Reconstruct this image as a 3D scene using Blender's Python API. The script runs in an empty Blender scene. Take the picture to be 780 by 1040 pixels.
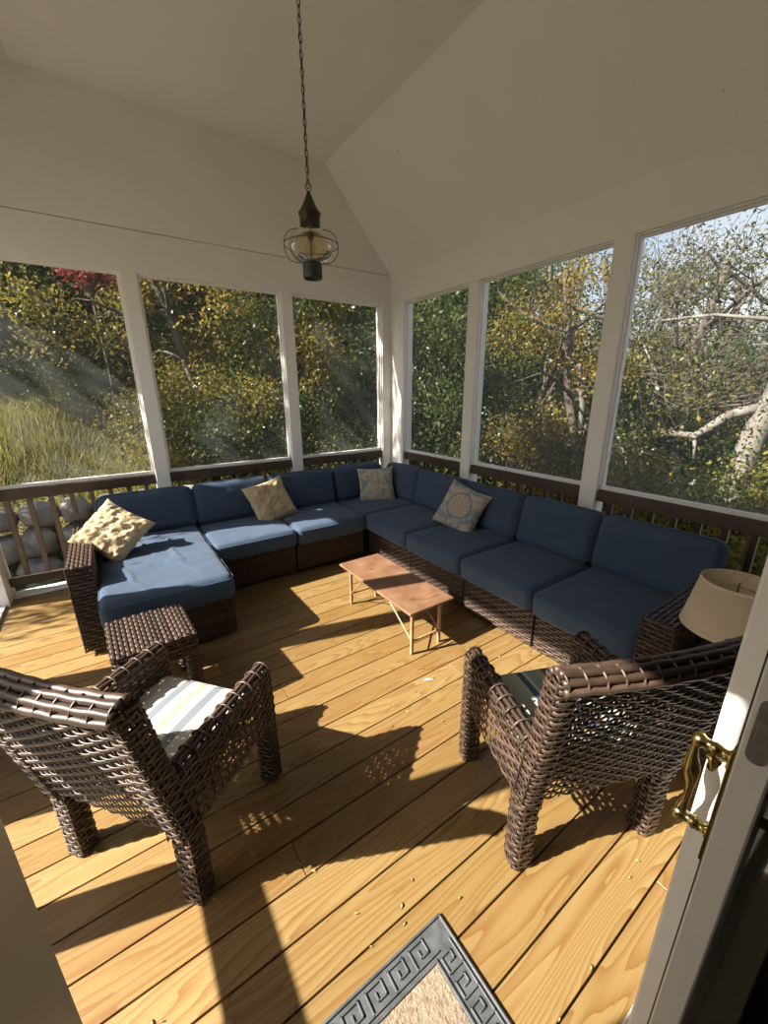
import bpy, math, random
import numpy as np
from mathutils import Vector, Matrix, noise
PI=math.pi
S=bpy.context.scene
COL=S.collection
RNG=np.random.default_rng(7)
random.seed(5)

# ------------------------------------------------------------------ room numbers
W=2.883      # right screened wall
D=4.059      # far screened wall
L3=-0.883    # left screened wall
H=0.15       # house wall face (threshold line)
ZP=2.80      # eaves line
ZF=3.645     # flat ceiling
XA,XB=-0.12,2.12

# ------------------------------------------------------------------ materials
def mat(name,color=(.5,.5,.5),rough=.5,metal=0.,spec=.5):
    m=bpy.data.materials.new(name);m.use_nodes=True
    b=m.node_tree.nodes['Principled BSDF']
    b.inputs['Base Color'].default_value=(*color,1)
    b.inputs['Roughness'].default_value=rough
    b.inputs['Metallic'].default_value=metal
    b.inputs['Specular IOR Level'].default_value=spec
    return m
class NT:
    def __init__(s,m): s.t=m.node_tree;s.n=s.t.nodes;s.b=s.n.get('Principled BSDF')
    def add(s,ty,**k):
        n=s.n.new(ty)
        for a,v in k.items():
            if a in n.inputs.keys(): n.inputs[a].default_value=v
            else: setattr(n,a,v)
        return n
    def l(s,a,b): s.t.links.new(a,b)
    def ramp(s,fac,stops):
        r=s.n.new('ShaderNodeValToRGB');e=r.color_ramp.elements
        while len(e)<len(stops): e.new(.5)
        for q,(p,c) in zip(e,stops): q.position=p;q.color=(*c,1)
        s.l(fac,r.inputs[0]);return r.outputs[0]
    def coord(s,kind='Object',scale=(1,1,1)):
        c=s.n.new('ShaderNodeTexCoord');m=s.n.new('ShaderNodeMapping');m.inputs['Scale'].default_value=scale
        s.l(c.outputs[kind],m.inputs[0]);return m.outputs[0]
    def noise(s,vec,scale,detail=3,rough=.5,dist=0):
        n=s.add('ShaderNodeTexNoise');n.inputs['Scale'].default_value=scale;n.inputs['Detail'].default_value=detail
        n.inputs['Roughness'].default_value=rough;n.inputs['Distortion'].default_value=dist
        if vec is not None:s.l(vec,n.inputs['Vector'])
        return n.outputs['Fac']
    def bump(s,hgt,strength=.3,dist=.01):
        b=s.n.new('ShaderNodeBump');b.inputs['Strength'].default_value=strength;b.inputs['Distance'].default_value=dist
        s.l(hgt,b.inputs['Height']);s.l(b.outputs[0],s.b.inputs['Normal'])
    def math(s,op,a,b=None,c=None):
        n=s.n.new('ShaderNodeMath');n.operation=op
        for i,x in enumerate((a,b,c)):
            if x is None: continue
            if isinstance(x,(int,float)): n.inputs[i].default_value=x
            else: s.l(x,n.inputs[i])
        return n.outputs[0]
    def mix(s,f,a,b,mode='MIX'):
        n=s.n.new('ShaderNodeMix');n.data_type='RGBA';n.blend_type=mode
        for i,x in ((0,f),(6,a),(7,b)):
            if isinstance(x,(int,float)): n.inputs[i].default_value=x
            elif isinstance(x,tuple): n.inputs[i].default_value=(*x,1)
            else: s.l(x,n.inputs[i])
        return n.outputs[2]
def noisy(name,c1,c2,scale=8,rough=.6,bump=.0,bscale=None,metal=0,detail=4,coordk='Object',stretch=(1,1,1),spec=.5):
    m=mat(name,c1,rough,metal,spec);t=NT(m);v=t.coord(coordk,stretch)
    f=t.noise(v,scale,detail)
    t.l(t.ramp(f,[(.3,c1),(.7,c2)]),t.b.inputs['Base Color'])
    if bump: t.bump(t.noise(v,bscale or scale*4,3),bump,.004)
    return m
M={}
M['paint']=noisy('painted_wood',(.80,.78,.74),(.83,.81,.77),6,.6,.12,60)
M['ceil']=noisy('ceiling_paint',(.81,.785,.745),(.84,.81,.77),3,.75,.10,40)
def spots(m):
    t=NT(m);v=t.coord('Object')
    old=t.b.inputs['Base Color'].links[0].from_socket
    f=t.noise(v,22,2,.5,.3)
    t.l(t.mix(t.ramp(f,[(.76,(0,0,0)),(.80,(.55,.55,.55))]),old,(.2,.17,.13)),t.b.inputs['Base Color'])
spots(M['ceil'])
M['seam']=mat('dark_seam',(.05,.045,.04),.9)
M['stain']=noisy('brown_stained_wood',(.050,.030,.019),(.085,.052,.034),10,.45,.2,60,stretch=(1,1,1))
M['stain_sunlit']=noisy('sunlit_brown_stain',(.15,.11,.08),(.20,.15,.11),10,.5,.2,60)  # paler brown: sunlight on the far-wall balusters put into the colour
M['white_trim']=noisy('white_trim_paint',(.74,.71,.65),(.78,.75,.69),9,.45,.05,50)
M['door_paint']=noisy('door_paint',(.62,.59,.52),(.66,.63,.56),12,.38,.08,90)
M['roof']=mat('roof_shingle',(.08,.075,.07),.9)
M['brass']=noisy('polished_brass',(.42,.34,.13),(.33,.25,.09),20,.22,0,metal=1)
M['steel']=noisy('dull_steel',(.35,.34,.32),(.25,.24,.23),30,.4,.1,80,metal=1)
M['dark']=mat('dark_interior',(.02,.017,.015),.6)
M['copper']=noisy('aged_copper',(.045,.036,.026),(.085,.07,.05),25,.5,.2,90,metal=.7)
M['verdigris']=noisy('greenish_copper',(.04,.05,.042),(.07,.085,.07),25,.6,.2,90,metal=.5)
M['wire']=mat('dark_wire',(.05,.04,.032),.45,.8)
M['rock']=noisy('granite_boulder',(.12,.11,.095),(.30,.27,.235),5,.9,1.,14)
M['bark']=noisy('grey_bark',(.10,.085,.07),(.22,.20,.17),6,.9,.7,20,stretch=(1,1,.3))
M['darkbark']=noisy('dark_bark',(.045,.036,.028),(.11,.09,.07),6,.9,.7,20,stretch=(1,1,.3))
M['caster_wood']=noisy('shadow_caster_board',(.30,.22,.14),(.38,.28,.18),5,.6,.2,40)  # for the added out-of-view panels that cast floor shadows

def glass(name,col=(1,1,1),rough=.02):
    m=bpy.data.materials.new(name);m.use_nodes=True;t=NT(m);n=t.n;n.remove(t.b)
    out=n['Material Output'];tr=n.new('ShaderNodeBsdfTransparent');gl=n.new('ShaderNodeBsdfGlossy');mx=n.new('ShaderNodeMixShader');fr=n.new('ShaderNodeFresnel')
    fr.inputs[0].default_value=1.3;gl.inputs['Roughness'].default_value=rough;tr.inputs[0].default_value=(*col,1)
    t.l(fr.outputs[0],mx.inputs[0]);t.l(tr.outputs[0],mx.inputs[1]);t.l(gl.outputs[0],mx.inputs[2]);t.l(mx.outputs[0],out.inputs[0])
    return m
M['globe']=glass('seeded_glass',(.93,.89,.79),.05)
_t=NT(M['globe']);_o=_t.n['Material Output'];_src=_o.inputs[0].links[0].from_socket
_d=_t.n.new('ShaderNodeBsdfTranslucent');_d.inputs[0].default_value=(.75,.66,.48,1);_mx=_t.n.new('ShaderNodeMixShader');_mx.inputs[0].default_value=.22
_t.l(_src,_mx.inputs[1]);_t.l(_d.outputs[0],_mx.inputs[2]);_t.l(_mx.outputs[0],_o.inputs[0])
def screenmat():
    m=bpy.data.materials.new('insect_screen');m.use_nodes=True;t=NT(m);n=t.n;n.remove(t.b)
    out=n['Material Output'];tr=n.new('ShaderNodeBsdfTransparent');df=n.new('ShaderNodeBsdfDiffuse');tl=n.new('ShaderNodeBsdfTranslucent')
    m1=n.new('ShaderNodeMixShader');m2=n.new('ShaderNodeMixShader')
    df.inputs[0].default_value=(.34,.36,.36,1);tl.inputs[0].default_value=(.34,.36,.36,1)
    m1.inputs[0].default_value=.6;m2.inputs[0].default_value=.20
    t.l(df.outputs[0],m1.inputs[1]);t.l(tl.outputs[0],m1.inputs[2])
    t.l(tr.outputs[0],m2.inputs[1]);t.l(m1.outputs[0],m2.inputs[2]);t.l(m2.outputs[0],out.inputs[0])
    return m
M['screen']=screenmat()

def deckmat():
    m=mat('pine_deck_boards',(.5,.3,.12),.42);t=NT(m)
    tc=t.add('ShaderNodeTexCoord');at=t.add('ShaderNodeAttribute',attribute_name='rnd')
    sx=t.add('ShaderNodeSeparateXYZ');t.l(tc.outputs['Object'],sx.inputs[0])
    off=t.math('MULTIPLY',at.outputs['Fac'],37.)
    # growth rings: cut a slowly wandering stack of rings lengthwise
    cb=t.add('ShaderNodeCombineXYZ')
    t.l(t.math('ADD',t.math('MULTIPLY',sx.outputs[0],.55),off),cb.inputs[0]);t.l(t.math('MULTIPLY',sx.outputs[1],5.),cb.inputs[1]);t.l(off,cb.inputs[2])
    big=t.noise(cb.outputs[0],1.6,1.5,.4)
    cb2=t.add('ShaderNodeCombineXYZ')
    t.l(t.math('ADD',t.math('MULTIPLY',sx.outputs[0],2.5),off),cb2.inputs[0]);t.l(t.math('MULTIPLY',sx.outputs[1],30.),cb2.inputs[1]);t.l(off,cb2.inputs[2])
    sm=t.noise(cb2.outputs[0],1.5,3,.6)
    ph=t.math('ADD',t.math('MULTIPLY',big,17.),t.math('ADD',t.math('MULTIPLY',sx.outputs[1],28.),t.math('MULTIPLY',sm,.5)))
    fr=t.math('FRACT',ph)
    ring=t.math('POWER',fr,2.2)
    base=t.ramp(at.outputs['Fac'],[(0,(.19,.122,.041)),(.35,(.228,.154,.056)),(.7,(.266,.185,.073)),(1,(.21,.132,.047))])
    col=t.mix(t.math('MULTIPLY',ring,.78),base,(.15,.062,.015))
    fine=t.add('ShaderNodeMapping');fine.inputs['Scale'].default_value=(3,120,3);t.l(tc.outputs['Object'],fine.inputs[0])
    fn=t.noise(fine.outputs[0],2.,3,.6)
    col=t.mix(t.ramp(fn,[(.35,(.35,.35,.35)),(.6,(0,0,0))]),col,(.18,.09,.03))
    # a few knots and stains
    kn=t.noise(t.coord('Object',(1,2.2,1)),6,1.2,.4,.6)
    col=t.mix(t.ramp(kn,[(.80,(0,0,0)),(.84,(.8,.8,.8))]),col,(.09,.045,.02))
    t.l(col,t.b.inputs['Base Color'])
    t.bump(t.math('ADD',t.math('MULTIPLY',ring,-.5),t.math('MULTIPLY',fn,.3)),.25,.002)
    return m
M['deck']=deckmat()

def wickermat(name,c1,c2,c3,rough=.42):
    m=mat(name,c1,rough);t=NT(m);at=t.add('ShaderNodeAttribute',attribute_name='rnd')
    v=t.coord('Object');f=t.noise(v,26,3,.6)
    s=t.math('ADD',t.math('MULTIPLY',at.outputs['Fac'],.5),t.math('MULTIPLY',f,.5))
    t.l(t.ramp(s,[(.2,c1),(.5,c2),(.8,c3)]),t.b.inputs['Base Color'])
    t.bump(t.noise(t.coord('Object',(1,1,6)),60,2),.15,.001)
    return m
M['wicker']=wickermat('brown_resin_wicker',(.026,.016,.011),(.056,.034,.024),(.098,.061,.043))
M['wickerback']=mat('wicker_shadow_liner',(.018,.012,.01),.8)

def fabric(name,c1,c2,scale=3,rough=.9,weave=260,bs=.25):
    m=mat(name,c1,rough,spec=.2);t=NT(m);v=t.coord('Object')
    t.l(t.ramp(t.noise(v,scale,3),[(.3,c1),(.7,c2)]),t.b.inputs['Base Color'])
    t.b.inputs['Sheen Weight'].default_value=.08
    t.bump(t.math('ADD',t.noise(v,weave,1),t.math('MULTIPLY',t.noise(v,9,3),6.)),bs,.0016)
    return m
M['blue']=fabric('navy_blue_canvas',(.042,.066,.108),(.051,.079,.126))
M['tan']=fabric('tan_cotton',(.44,.34,.20),(.52,.41,.25),5)

def stripes(name,cols,period,axis=0,offset=0.):
    m=mat(name,cols[0][1],.85,spec=.2);t=NT(m)
    tc=t.add('ShaderNodeTexCoord');s=t.add('ShaderNodeSeparateXYZ');t.l(tc.outputs['Object'],s.inputs[0])
    f=t.math('FRACT',t.math('ADD',t.math('DIVIDE',s.outputs[axis],period),offset+10))
    r=t.n.new('ShaderNodeValToRGB');r.color_ramp.interpolation='CONSTANT';e=r.color_ramp.elements
    while len(e)<len(cols): e.new(.5)
    for q,(p,c) in zip(e,cols): q.position=p;q.color=(*c,1)
    t.l(f,r.inputs[0]);t.l(r.outputs[0],t.b.inputs['Base Color'])
    t.bump(t.noise(t.coord('Object'),300,1),.2,.001)
    return m
cr=(.46,.44,.385)
M['stripe_light']=stripes('cream_striped_canvas',[(0,cr),(.18,(.17,.195,.215)),(.30,cr),(.46,(.40,.33,.17)),(.51,cr),(.66,(.17,.195,.215)),(.78,cr)],.30,0,.5)
cg=(.42,.44,.38)
M['stripe_dark']=stripes('grey_striped_canvas',[(0,cg),(.22,(.05,.08,.13)),(.30,cg),(.34,(.20,.24,.26)),(.48,(.30,.26,.18)),(.56,(.05,.08,.13)),(.70,cg),(.82,(.20,.24,.26)),(.90,cg)],.34,0,.45)

def shellmat():
    m=mat('shell_print_linen',(.5,.45,.38),.9,spec=.2);t=NT(m)
    tc=t.add('ShaderNodeTexCoord');s=t.add('ShaderNodeSeparateXYZ');t.l(tc.outputs['Object'],s.inputs[0])
    x=s.outputs[0];z=s.outputs[2]
    zz=t.math('ADD',z,.06)
    ang=t.math('ARCTAN2',x,zz)
    rr=t.math('SQRT',t.math('ADD',t.math('MULTIPLY',x,x),t.math('MULTIPLY',t.math('ADD',z,-.015),t.math('ADD',z,-.015))))
    ribs=t.math('SINE',t.math('MULTIPLY',ang,22.))
    inside=t.ramp(rr,[(.105,(1,1,1)),(.112,(0,0,0))])
    edge=t.math('MULTIPLY',t.ramp(rr,[(.100,(0,0,0)),(.106,(1,1,1))]),t.ramp(rr,[(.112,(1,1,1)),(.118,(0,0,0))]))
    ribc=t.ramp(ribs,[(.45,(.44,.34,.25)),(.55,(.26,.26,.26))])
    nz=t.noise(t.coord('Object',(1,1,1)),7,2,.5,1.2)
    bg=t.ramp(nz,[(.40,(.42,.36,.28)),(.50,(.17,.22,.27)),(.60,(.42,.36,.28))])
    c=t.mix(inside,bg,ribc);c=t.mix(edge,c,(.12,.17,.24))
    t.l(c,t.b.inputs['Base Color']);t.bump(t.noise(t.coord('Object'),280,1),.2,.001)
    return m
M['shell']=shellmat()
def coralmat():
    m=mat('teal_leaf_print_linen',(.5,.45,.38),.9,spec=.2);t=NT(m);v=t.coord('Object',(1,1,1))
    n1=t.noise(v,6,1.2,.5,.8)
    c=t.ramp(n1,[(.38,(.46,.39,.30)),(.44,(.16,.24,.22)),(.50,(.34,.36,.31)),(.55,(.48,.41,.32)),(.62,(.42,.28,.20)),(.68,(.48,.41,.32))])
    t.l(c,t.b.inputs['Base Color']);t.bump(t.noise(t.coord('Object'),280,1),.2,.001);return m
M['coral']=coralmat()
M['linen']=fabric('linen_shade',(.56,.46,.31),(.62,.51,.35),8,.9,400)
NT(M['linen']).b.inputs['Transmission Weight'].default_value=0
M['bulb']=mat('frosted_bulb',(.8,.8,.78),.3)
M['rust']=noisy('rusty_metal_top',(.135,.062,.030),(.230,.122,.066),9,.6,.35,50,detail=8)
_t=NT(M['rust']);_o=_t.b.inputs['Base Color'].links[0].from_socket
_t.l(_t.mix(_t.ramp(_t.noise(_t.coord('Object'),5,2,.5,1.),[(.66,(0,0,0)),(.70,(.8,.8,.8))]),_o,(.07,.035,.02)),_t.b.inputs['Base Color'])
M['rustleg']=noisy('rusty_iron_leg',(.24,.13,.07),(.42,.25,.14),18,.6,.3,80,detail=6)
M['rubber']=noisy('grey_rubber',(.055,.058,.062),(.10,.105,.11),30,.45,.1,200)
M['coir']=noisy('tan_coir_loop',(.16,.12,.08),(.32,.25,.175),70,.95,1.,180,detail=5)
M['scrap']=noisy('dry_leaf_scrap',(.42,.30,.12),(.25,.15,.05),40,.8)
M['whitescrap']=mat('pale_leaf_scrap',(.75,.74,.70),.8)

def leafmat(name,stops,trans=.45):
    m=bpy.data.materials.new(name);m.use_nodes=True;t=NT(m);n=t.n;n.remove(t.b)
    out=n['Material Output'];at=t.add('ShaderNodeAttribute',attribute_name='rnd')
    oi=n.new('ShaderNodeObjectInfo')
    nz=t.noise(t.coord('Object'),1.1,3)
    f=t.math('ADD',t.math('MULTIPLY',at.outputs['Fac'],.30),t.math('MULTIPLY',nz,.70))
    f=t.math('ADD',f,t.math('MULTIPLY',t.math('SUBTRACT',oi.outputs['Random'],.5),.2))
    c=t.ramp(f,stops)
    d=n.new('ShaderNodeBsdfDiffuse');tl=n.new('ShaderNodeBsdfTranslucent');g=n.new('ShaderNodeBsdfGlossy');g.inputs['Roughness'].default_value=.35
    m1=n.new('ShaderNodeMixShader');m1.inputs[0].default_value=trans;m2=n.new('ShaderNodeMixShader');m2.inputs[0].default_value=.015
    t.l(c,d.inputs[0]);t.l(c,tl.inputs[0]);t.l(d.outputs[0],m1.inputs[1]);t.l(tl.outputs[0],m1.inputs[2])
    t.l(m1.outputs[0],m2.inputs[1]);t.l(g.outputs[0],m2.inputs[2]);t.l(m2.outputs[0],out.inputs[0])
    return m
M['leafgreen']=leafmat('green_leaves',[(.2,(0.019,0.034,0.009)),(.45,(0.043,0.068,0.015)),(.65,(0.099,0.118,0.025)),(.8,(0.211,0.205,0.037))])
M['leafgold']=leafmat('golden_leaves',[(.2,(0.043,0.056,0.012)),(.4,(0.124,0.118,0.025)),(.6,(0.260,0.205,0.043)),(.8,(0.279,0.136,0.031))])
M['leafolive']=leafmat('olive_leaves',[(.2,(.03,.04,.012)),(.45,(.07,.08,.022)),(.65,(.13,.13,.035)),(.8,(.24,.19,.06))])
M['leafred']=leafmat('red_leaves',[(.2,(.08,.02,.02)),(.5,(.18,.03,.03)),(.8,(.28,.08,.06))])
M['needle']=leafmat('pine_needles',[(.2,(0.019,0.031,0.019)),(.5,(0.037,0.056,0.031)),(.8,(0.081,0.093,0.050))],.2)
M['grass']=leafmat('tall_dry_grass',[(.2,(.09,.10,.025)),(.5,(.20,.19,.05)),(.8,(.33,.28,.10))],.4)
def groundmat():
    m=mat('leaf_litter_ground',(.1,.08,.05),.95);t=NT(m);v=t.coord('Object')
    a=t.ramp(t.noise(v,14,6,.7),[(.3,(.045,.032,.02)),(.5,(.12,.085,.05)),(.7,(.26,.18,.10))])
    b=t.ramp(t.noise(v,9,6,.7),[(.3,(.05,.06,.02)),(.7,(.17,.18,.05))])
    t.l(t.mix(t.ramp(t.noise(v,.35,3),[(.45,(0,0,0)),(.55,(1,1,1))]),a,b),t.b.inputs['Base Color'])
    t.bump(t.noise(v,20,4),.8,.05);return m
M['ground']=groundmat()

# ------------------------------------------------------------------ mesh helpers
class MB:
    def __init__(s): s.V=[];s.F=[];s.A=[];s.n=0
    def raw(s,V,F,r=0.5):
        V=np.asarray(V,float).reshape(-1,3);F=[tuple(int(i)+s.n for i in f) for f in F]
        s.V.append(V);s.F+=F;s.A.append(np.full(len(V),r) if np.isscalar(r) else np.asarray(r,float));s.n+=len(V);return s
    def box(s,a,b,r=.5,bev=0):
        x0,y0,z0=[min(p,q) for p,q in zip(a,b)];x1,y1,z1=[max(p,q) for p,q in zip(a,b)]
        if bev<=0:
            V=[(x,y,z) for z in (z0,z1) for y in (y0,y1) for x in (x0,x1)]
            return s.raw(V,[(0,2,3,1),(4,5,7,6),(0,1,5,4),(2,6,7,3),(0,4,6,2),(1,3,7,5)],r)
        V=[];idx={}
        # chamfered box: 24 verts
        for i,x in enumerate((x0,x1)):
            for j,y in enumerate((y0,y1)):
                for k,z in enumerate((z0,z1)):
                    sx,sy,sz=(1,-1)[i],(1,-1)[j],(1,-1)[k]
                    for ax in range(3):
                        o=[bev*sx,bev*sy,bev*sz];o[ax]=0
                        idx[i,j,k,ax]=len(V);V.append((x+o[0],y+o[1],z+o[2]))
        F=[]
        for ax in range(3):
            for sd in (0,1):
                q=[]
                for (u,v) in ((0,0),(1,0),(1,1),(0,1)):
                    c=[0,0,0];c[ax]=sd;c[(ax+1)%3]=u;c[(ax+2)%3]=v;q.append(idx[(*c,ax)])
                F.append(q if sd else q[::-1])
            for u in (0,1):
                for v in (0,1):
                    c0=[0,0,0];c0[(ax+1)%3]=u;c0[(ax+2)%3]=v;c1=list(c0);c1[ax]=1
                    a1,a2=(ax+1)%3,(ax+2)%3
                    q=[idx[(*c0,a1)],idx[(*c1,a1)],idx[(*c1,a2)],idx[(*c0,a2)]]
                    F.append(q if (u!=v) else q[::-1])
        for i in (0,1):
            for j in (0,1):
                for k in (0,1):
                    q=[idx[i,j,k,0],idx[i,j,k,1],idx[i,j,k,2]];F.append(q if (i+j+k)%2 else q[::-1])
        return s.raw(V,F,r)
    def prism(s,poly,ax,a,b,r=.5):   # polygon in the two other axes, extruded along ax
        n=len(poly);V=[]
        for t in (a,b):
            for p in poly:
                q=[0,0,0];q[ax]=t;o=[i for i in range(3) if i!=ax];q[o[0]]=p[0];q[o[1]]=p[1];V.append(q)
        F=[tuple(range(n))[::-1],tuple(range(n,2*n))]+[(i,(i+1)%n,n+(i+1)%n,n+i) for i in range(n)]
        return s.raw(V,F,r)
    def tube(s,pts,rad,sides=8,closed=False,r=.5,caps=True):
        P=np.asarray(pts,float);n=len(P);rad=np.full(n,rad) if np.isscalar(rad) else np.asarray(rad,float)
        if closed: T=np.roll(P,-1,0)-np.roll(P,1,0)
        else: T=np.gradient(P,axis=0)
        T/=np.linalg.norm(T,axis=1)[:,None]+1e-12
        up=np.array([0,0,1.]) if abs(T[0][2])<.9 else np.array([1.,0,0])
        N=[];nn=np.cross(T[0],up);nn/=np.linalg.norm(nn)
        for t in T:
            nn=nn-t*np.dot(nn,t);nn/=np.linalg.norm(nn)+1e-12;N.append(nn.copy())
        N=np.array(N);B=np.cross(T,N);a=np.linspace(0,2*PI,sides,endpoint=False)
        V=P[:,None]+rad[:,None,None]*(N[:,None]*np.cos(a)[None,:,None]+B[:,None]*np.sin(a)[None,:,None])
        F=[]
        for i in range(n if closed else n-1):
            j=(i+1)%n
            for k in range(sides):
                l=(k+1)%sides;F.append((i*sides+k,i*sides+l,j*sides+l,j*sides+k))
        if caps and not closed: F+= [tuple(range(sides))[::-1],tuple((n-1)*sides+k for k in range(sides))]
        return s.raw(V.reshape(-1,3),F,r)
    def lathe(s,prof,c=(0,0,0),sides=32,r=.5):
        V=[];F=[]
        for (rr,z) in prof:
            for k in range(sides):
                a=2*PI*k/sides;V.append((c[0]+rr*math.cos(a),c[1]+rr*math.sin(a),c[2]+z))
        for i in range(len(prof)-1):
            for k in range(sides):
                l=(k+1)%sides;F.append((i*sides+k,i*sides+l,(i+1)*sides+l,(i+1)*sides+k))
        return s.raw(V,F,r)
    def build(s,name,m,parent=None,smooth=False,loc=None,rot=None):
        V=np.concatenate(s.V) if s.V else np.zeros((0,3))
        me=bpy.data.meshes.new(name);me.from_pydata(V.tolist(),[],s.F)
        at=me.attributes.new('rnd','FLOAT','POINT');at.data.foreach_set('value',np.concatenate(s.A).astype(np.float32))
        me.materials.append(m)
        if smooth: me.polygons.foreach_set('use_smooth',[True]*len(me.polygons))
        me.validate();me.update()
        o=bpy.data.objects.new(name,me);COL.objects.link(o)
        if parent: o.parent=parent
        if loc is not None:o.location=loc
        if rot is not None:o.rotation_euler=rot
        return o
def tag(o,label=None,cat=None,group=None,kind=None):
    if label:o['label']=label
    if cat:o['category']=cat
    if group:o['group']=group
    if kind:o['kind']=kind
    return o
def struct(o): o['kind']='structure';return o
_tn=[3]
def next_trim(): _tn[0]+=1;return 'trim_%d'%_tn[0]
def empty(name,loc=(0,0,0),rz=0,label=None,cat=None,group=None):
    o=bpy.data.objects.new(name,None);COL.objects.link(o);o.location=loc;o.rotation_euler=(0,0,rz);o.empty_display_size=.1
    return tag(o,label,cat,group)
def copy_tree(o,parent=None):
    c=o.copy();COL.objects.link(c)
    if parent:c.parent=parent
    for ch in list(o.children): copy_tree(ch,c)
    return c

# ------------------------------------------------------------------ woven wicker
def resample(path,closed=False):
    P=np.asarray(path,float)
    if closed: P=np.vstack([P,P[:1]])
    d=np.r_[0,np.cumsum(np.linalg.norm(np.diff(P,axis=0),axis=1))]
    return P,d
def pathfn(path,closed=False):
    P,d=resample(path,closed);Lh=d[-1]
    def f(u):
        if closed:u=np.mod(u,Lh)
        return np.stack([np.interp(u,d,P[:,i]) for i in range(P.shape[1])],-1)
    return f,Lh
def weave(mb,Pf,LU,LV,stake=.036,row=.021,amp=.0034,closedU=False,fill=.74,seed=0,flip=1,stakes=True):
    """rows of flat strand running along u, passing over and under stakes that run along v"""
    rg=np.random.default_rng(seed)
    ns=max(2,int(round(LU/stake)));
    if closedU and ns%2: ns+=1
    nr=max(1,int(round(LV/row)));rw=LV/nr
    q=4;nsmp=ns*q+(0 if closedU else 1)
    u=np.arange(nsmp)/q*(LU/ns)
    def nrm(U,V):
        e=1e-3
        a=Pf(U+e,V)-Pf(U-e,V);b=Pf(U,V+e)-Pf(U,V-e)
        n=np.cross(a,b);n/=np.linalg.norm(n,axis=-1)[...,None]+1e-12;return n*flip,b/(np.linalg.norm(b,axis=-1)[...,None]+1e-12)
    for j in range(nr):
        v=(j+.5)*rw
        V=np.full_like(u,v);p=Pf(u,V);n,b=nrm(u,V)
        k=u/(LU/ns)
        off=amp*np.cos(PI*(k+j))
        w=rw*fill*.5;th=.0019
        c=p+n*off[:,None]
        ring=np.stack([c-b*w,c-b*w*.62+n*th,c+n*th*1.25,c+b*w*.62+n*th,c+b*w,c-n*th],1).reshape(-1,3)
        F=[]
        m=nsmp
        for i in range(m if closedU else m-1):
            i2=(i+1)%m
            for kk in range(6):
                l=(kk+1)%6;F.append((i*6+kk,i*6+l,i2*6+l,i2*6+kk))
        mb.raw(ring,F,float(rg.uniform(0,1)))
    if stakes:
        vv=np.linspace(0,LV,max(3,int(LV/.03)+1))
        for i in range(ns if closedU else ns+1):
            U=np.full_like(vv,i*LU/ns)
            p=Pf(U,vv);n,b=nrm(U,np.clip(vv,.002,LV-.002));t=np.cross(n,b)
            ring=np.stack([p-t*.0045,p+n*.0015,p+t*.0045,p-n*.0015],1).reshape(-1,3)
            F=[]
            for a in range(len(vv)-1):
                for kk in range(4):
                    l=(kk+1)%4;F.append((a*4+kk,a*4+l,(a+1)*4+l,(a+1)*4+kk))
            mb.raw(ring,F,.2)
def rrect(hx,hy,r,n=4):
    P=[]
    for cx,cy,a0 in ((hx-r,hy-r,0),(-hx+r,hy-r,PI/2),(-hx+r,-hy+r,PI),(hx-r,-hy+r,1.5*PI)):
        for i in range(n+1):
            a=a0+PI/2*i/n;P.append((cx+r*math.cos(a),cy+r*math.sin(a)))
    return P
def w_leg(mb,base,top,hx=.036,hy=.036,seed=0,row=.021,taper=1.0,liner=True):
    """square wrapped post between two points (vertical or leaning)"""
    base=np.array(base,float);top=np.array(top,float);Lh=np.linalg.norm(top-base);ax=(top-base)/Lh
    f,LU=pathfn(rrect(hx,hy,.014),True)
    def P(u,v):
        q=f(u);s=(v/Lh);k=(1-(1-taper)*(1-s))[...,None]
        return base+ax*v[...,None]+np.stack([q[...,0],q[...,1],0*q[...,0]],-1)*k
    weave(mb,P,LU,Lh,.030,row,.0026,True,seed=seed,flip=1)
    if liner:
        pl=MB();
    return f
def w_fold(mb,a,d,e,Lu,path,seed=0,stake=.036,row=.021,flip=1,amp=.0034,closed=False):
    """path: list of (n,z) pairs, strand direction d; e: the horizontal across direction"""
    a=np.array(a,float);d=np.array(d,float);e=np.array(e,float);f,LV=pathfn(path,closed)
    def P(u,v):
        q=f(v);return a+d*u[...,None]+e*q[...,0:1]+np.array([0,0,1.])*q[...,1:2]
    weave(mb,P,Lu,LV,stake,row,amp,False,seed=seed,flip=flip)
def w_rect(mb,o,du,dv,LU,LV,seed=0,stake=.036,row=.019,flip=1,amp=.0034,fill=.76):
    o=np.array(o,float);du=np.array(du,float);dv=np.array(dv,float)
    weave(mb,lambda u,v:o+du*u[...,None]+dv*v[...,None],LU,LV,stake,row,amp,False,fill,seed,flip)
def arc_path(z0,z1,th,lean=lambda z:0,n=5):
    P=[];zs=np.linspace(z0,z1-th/2,8)
    for z in zs:P.append((-th/2+lean(z),z))
    for i in range(1,n):
        a=PI-PI*i/n;P.append((lean(z1)+th/2*math.cos(a),z1-th/2+th/2*math.sin(a)))
    for z in zs[::-1]:P.append((th/2+lean(z),z))
    return P

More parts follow.
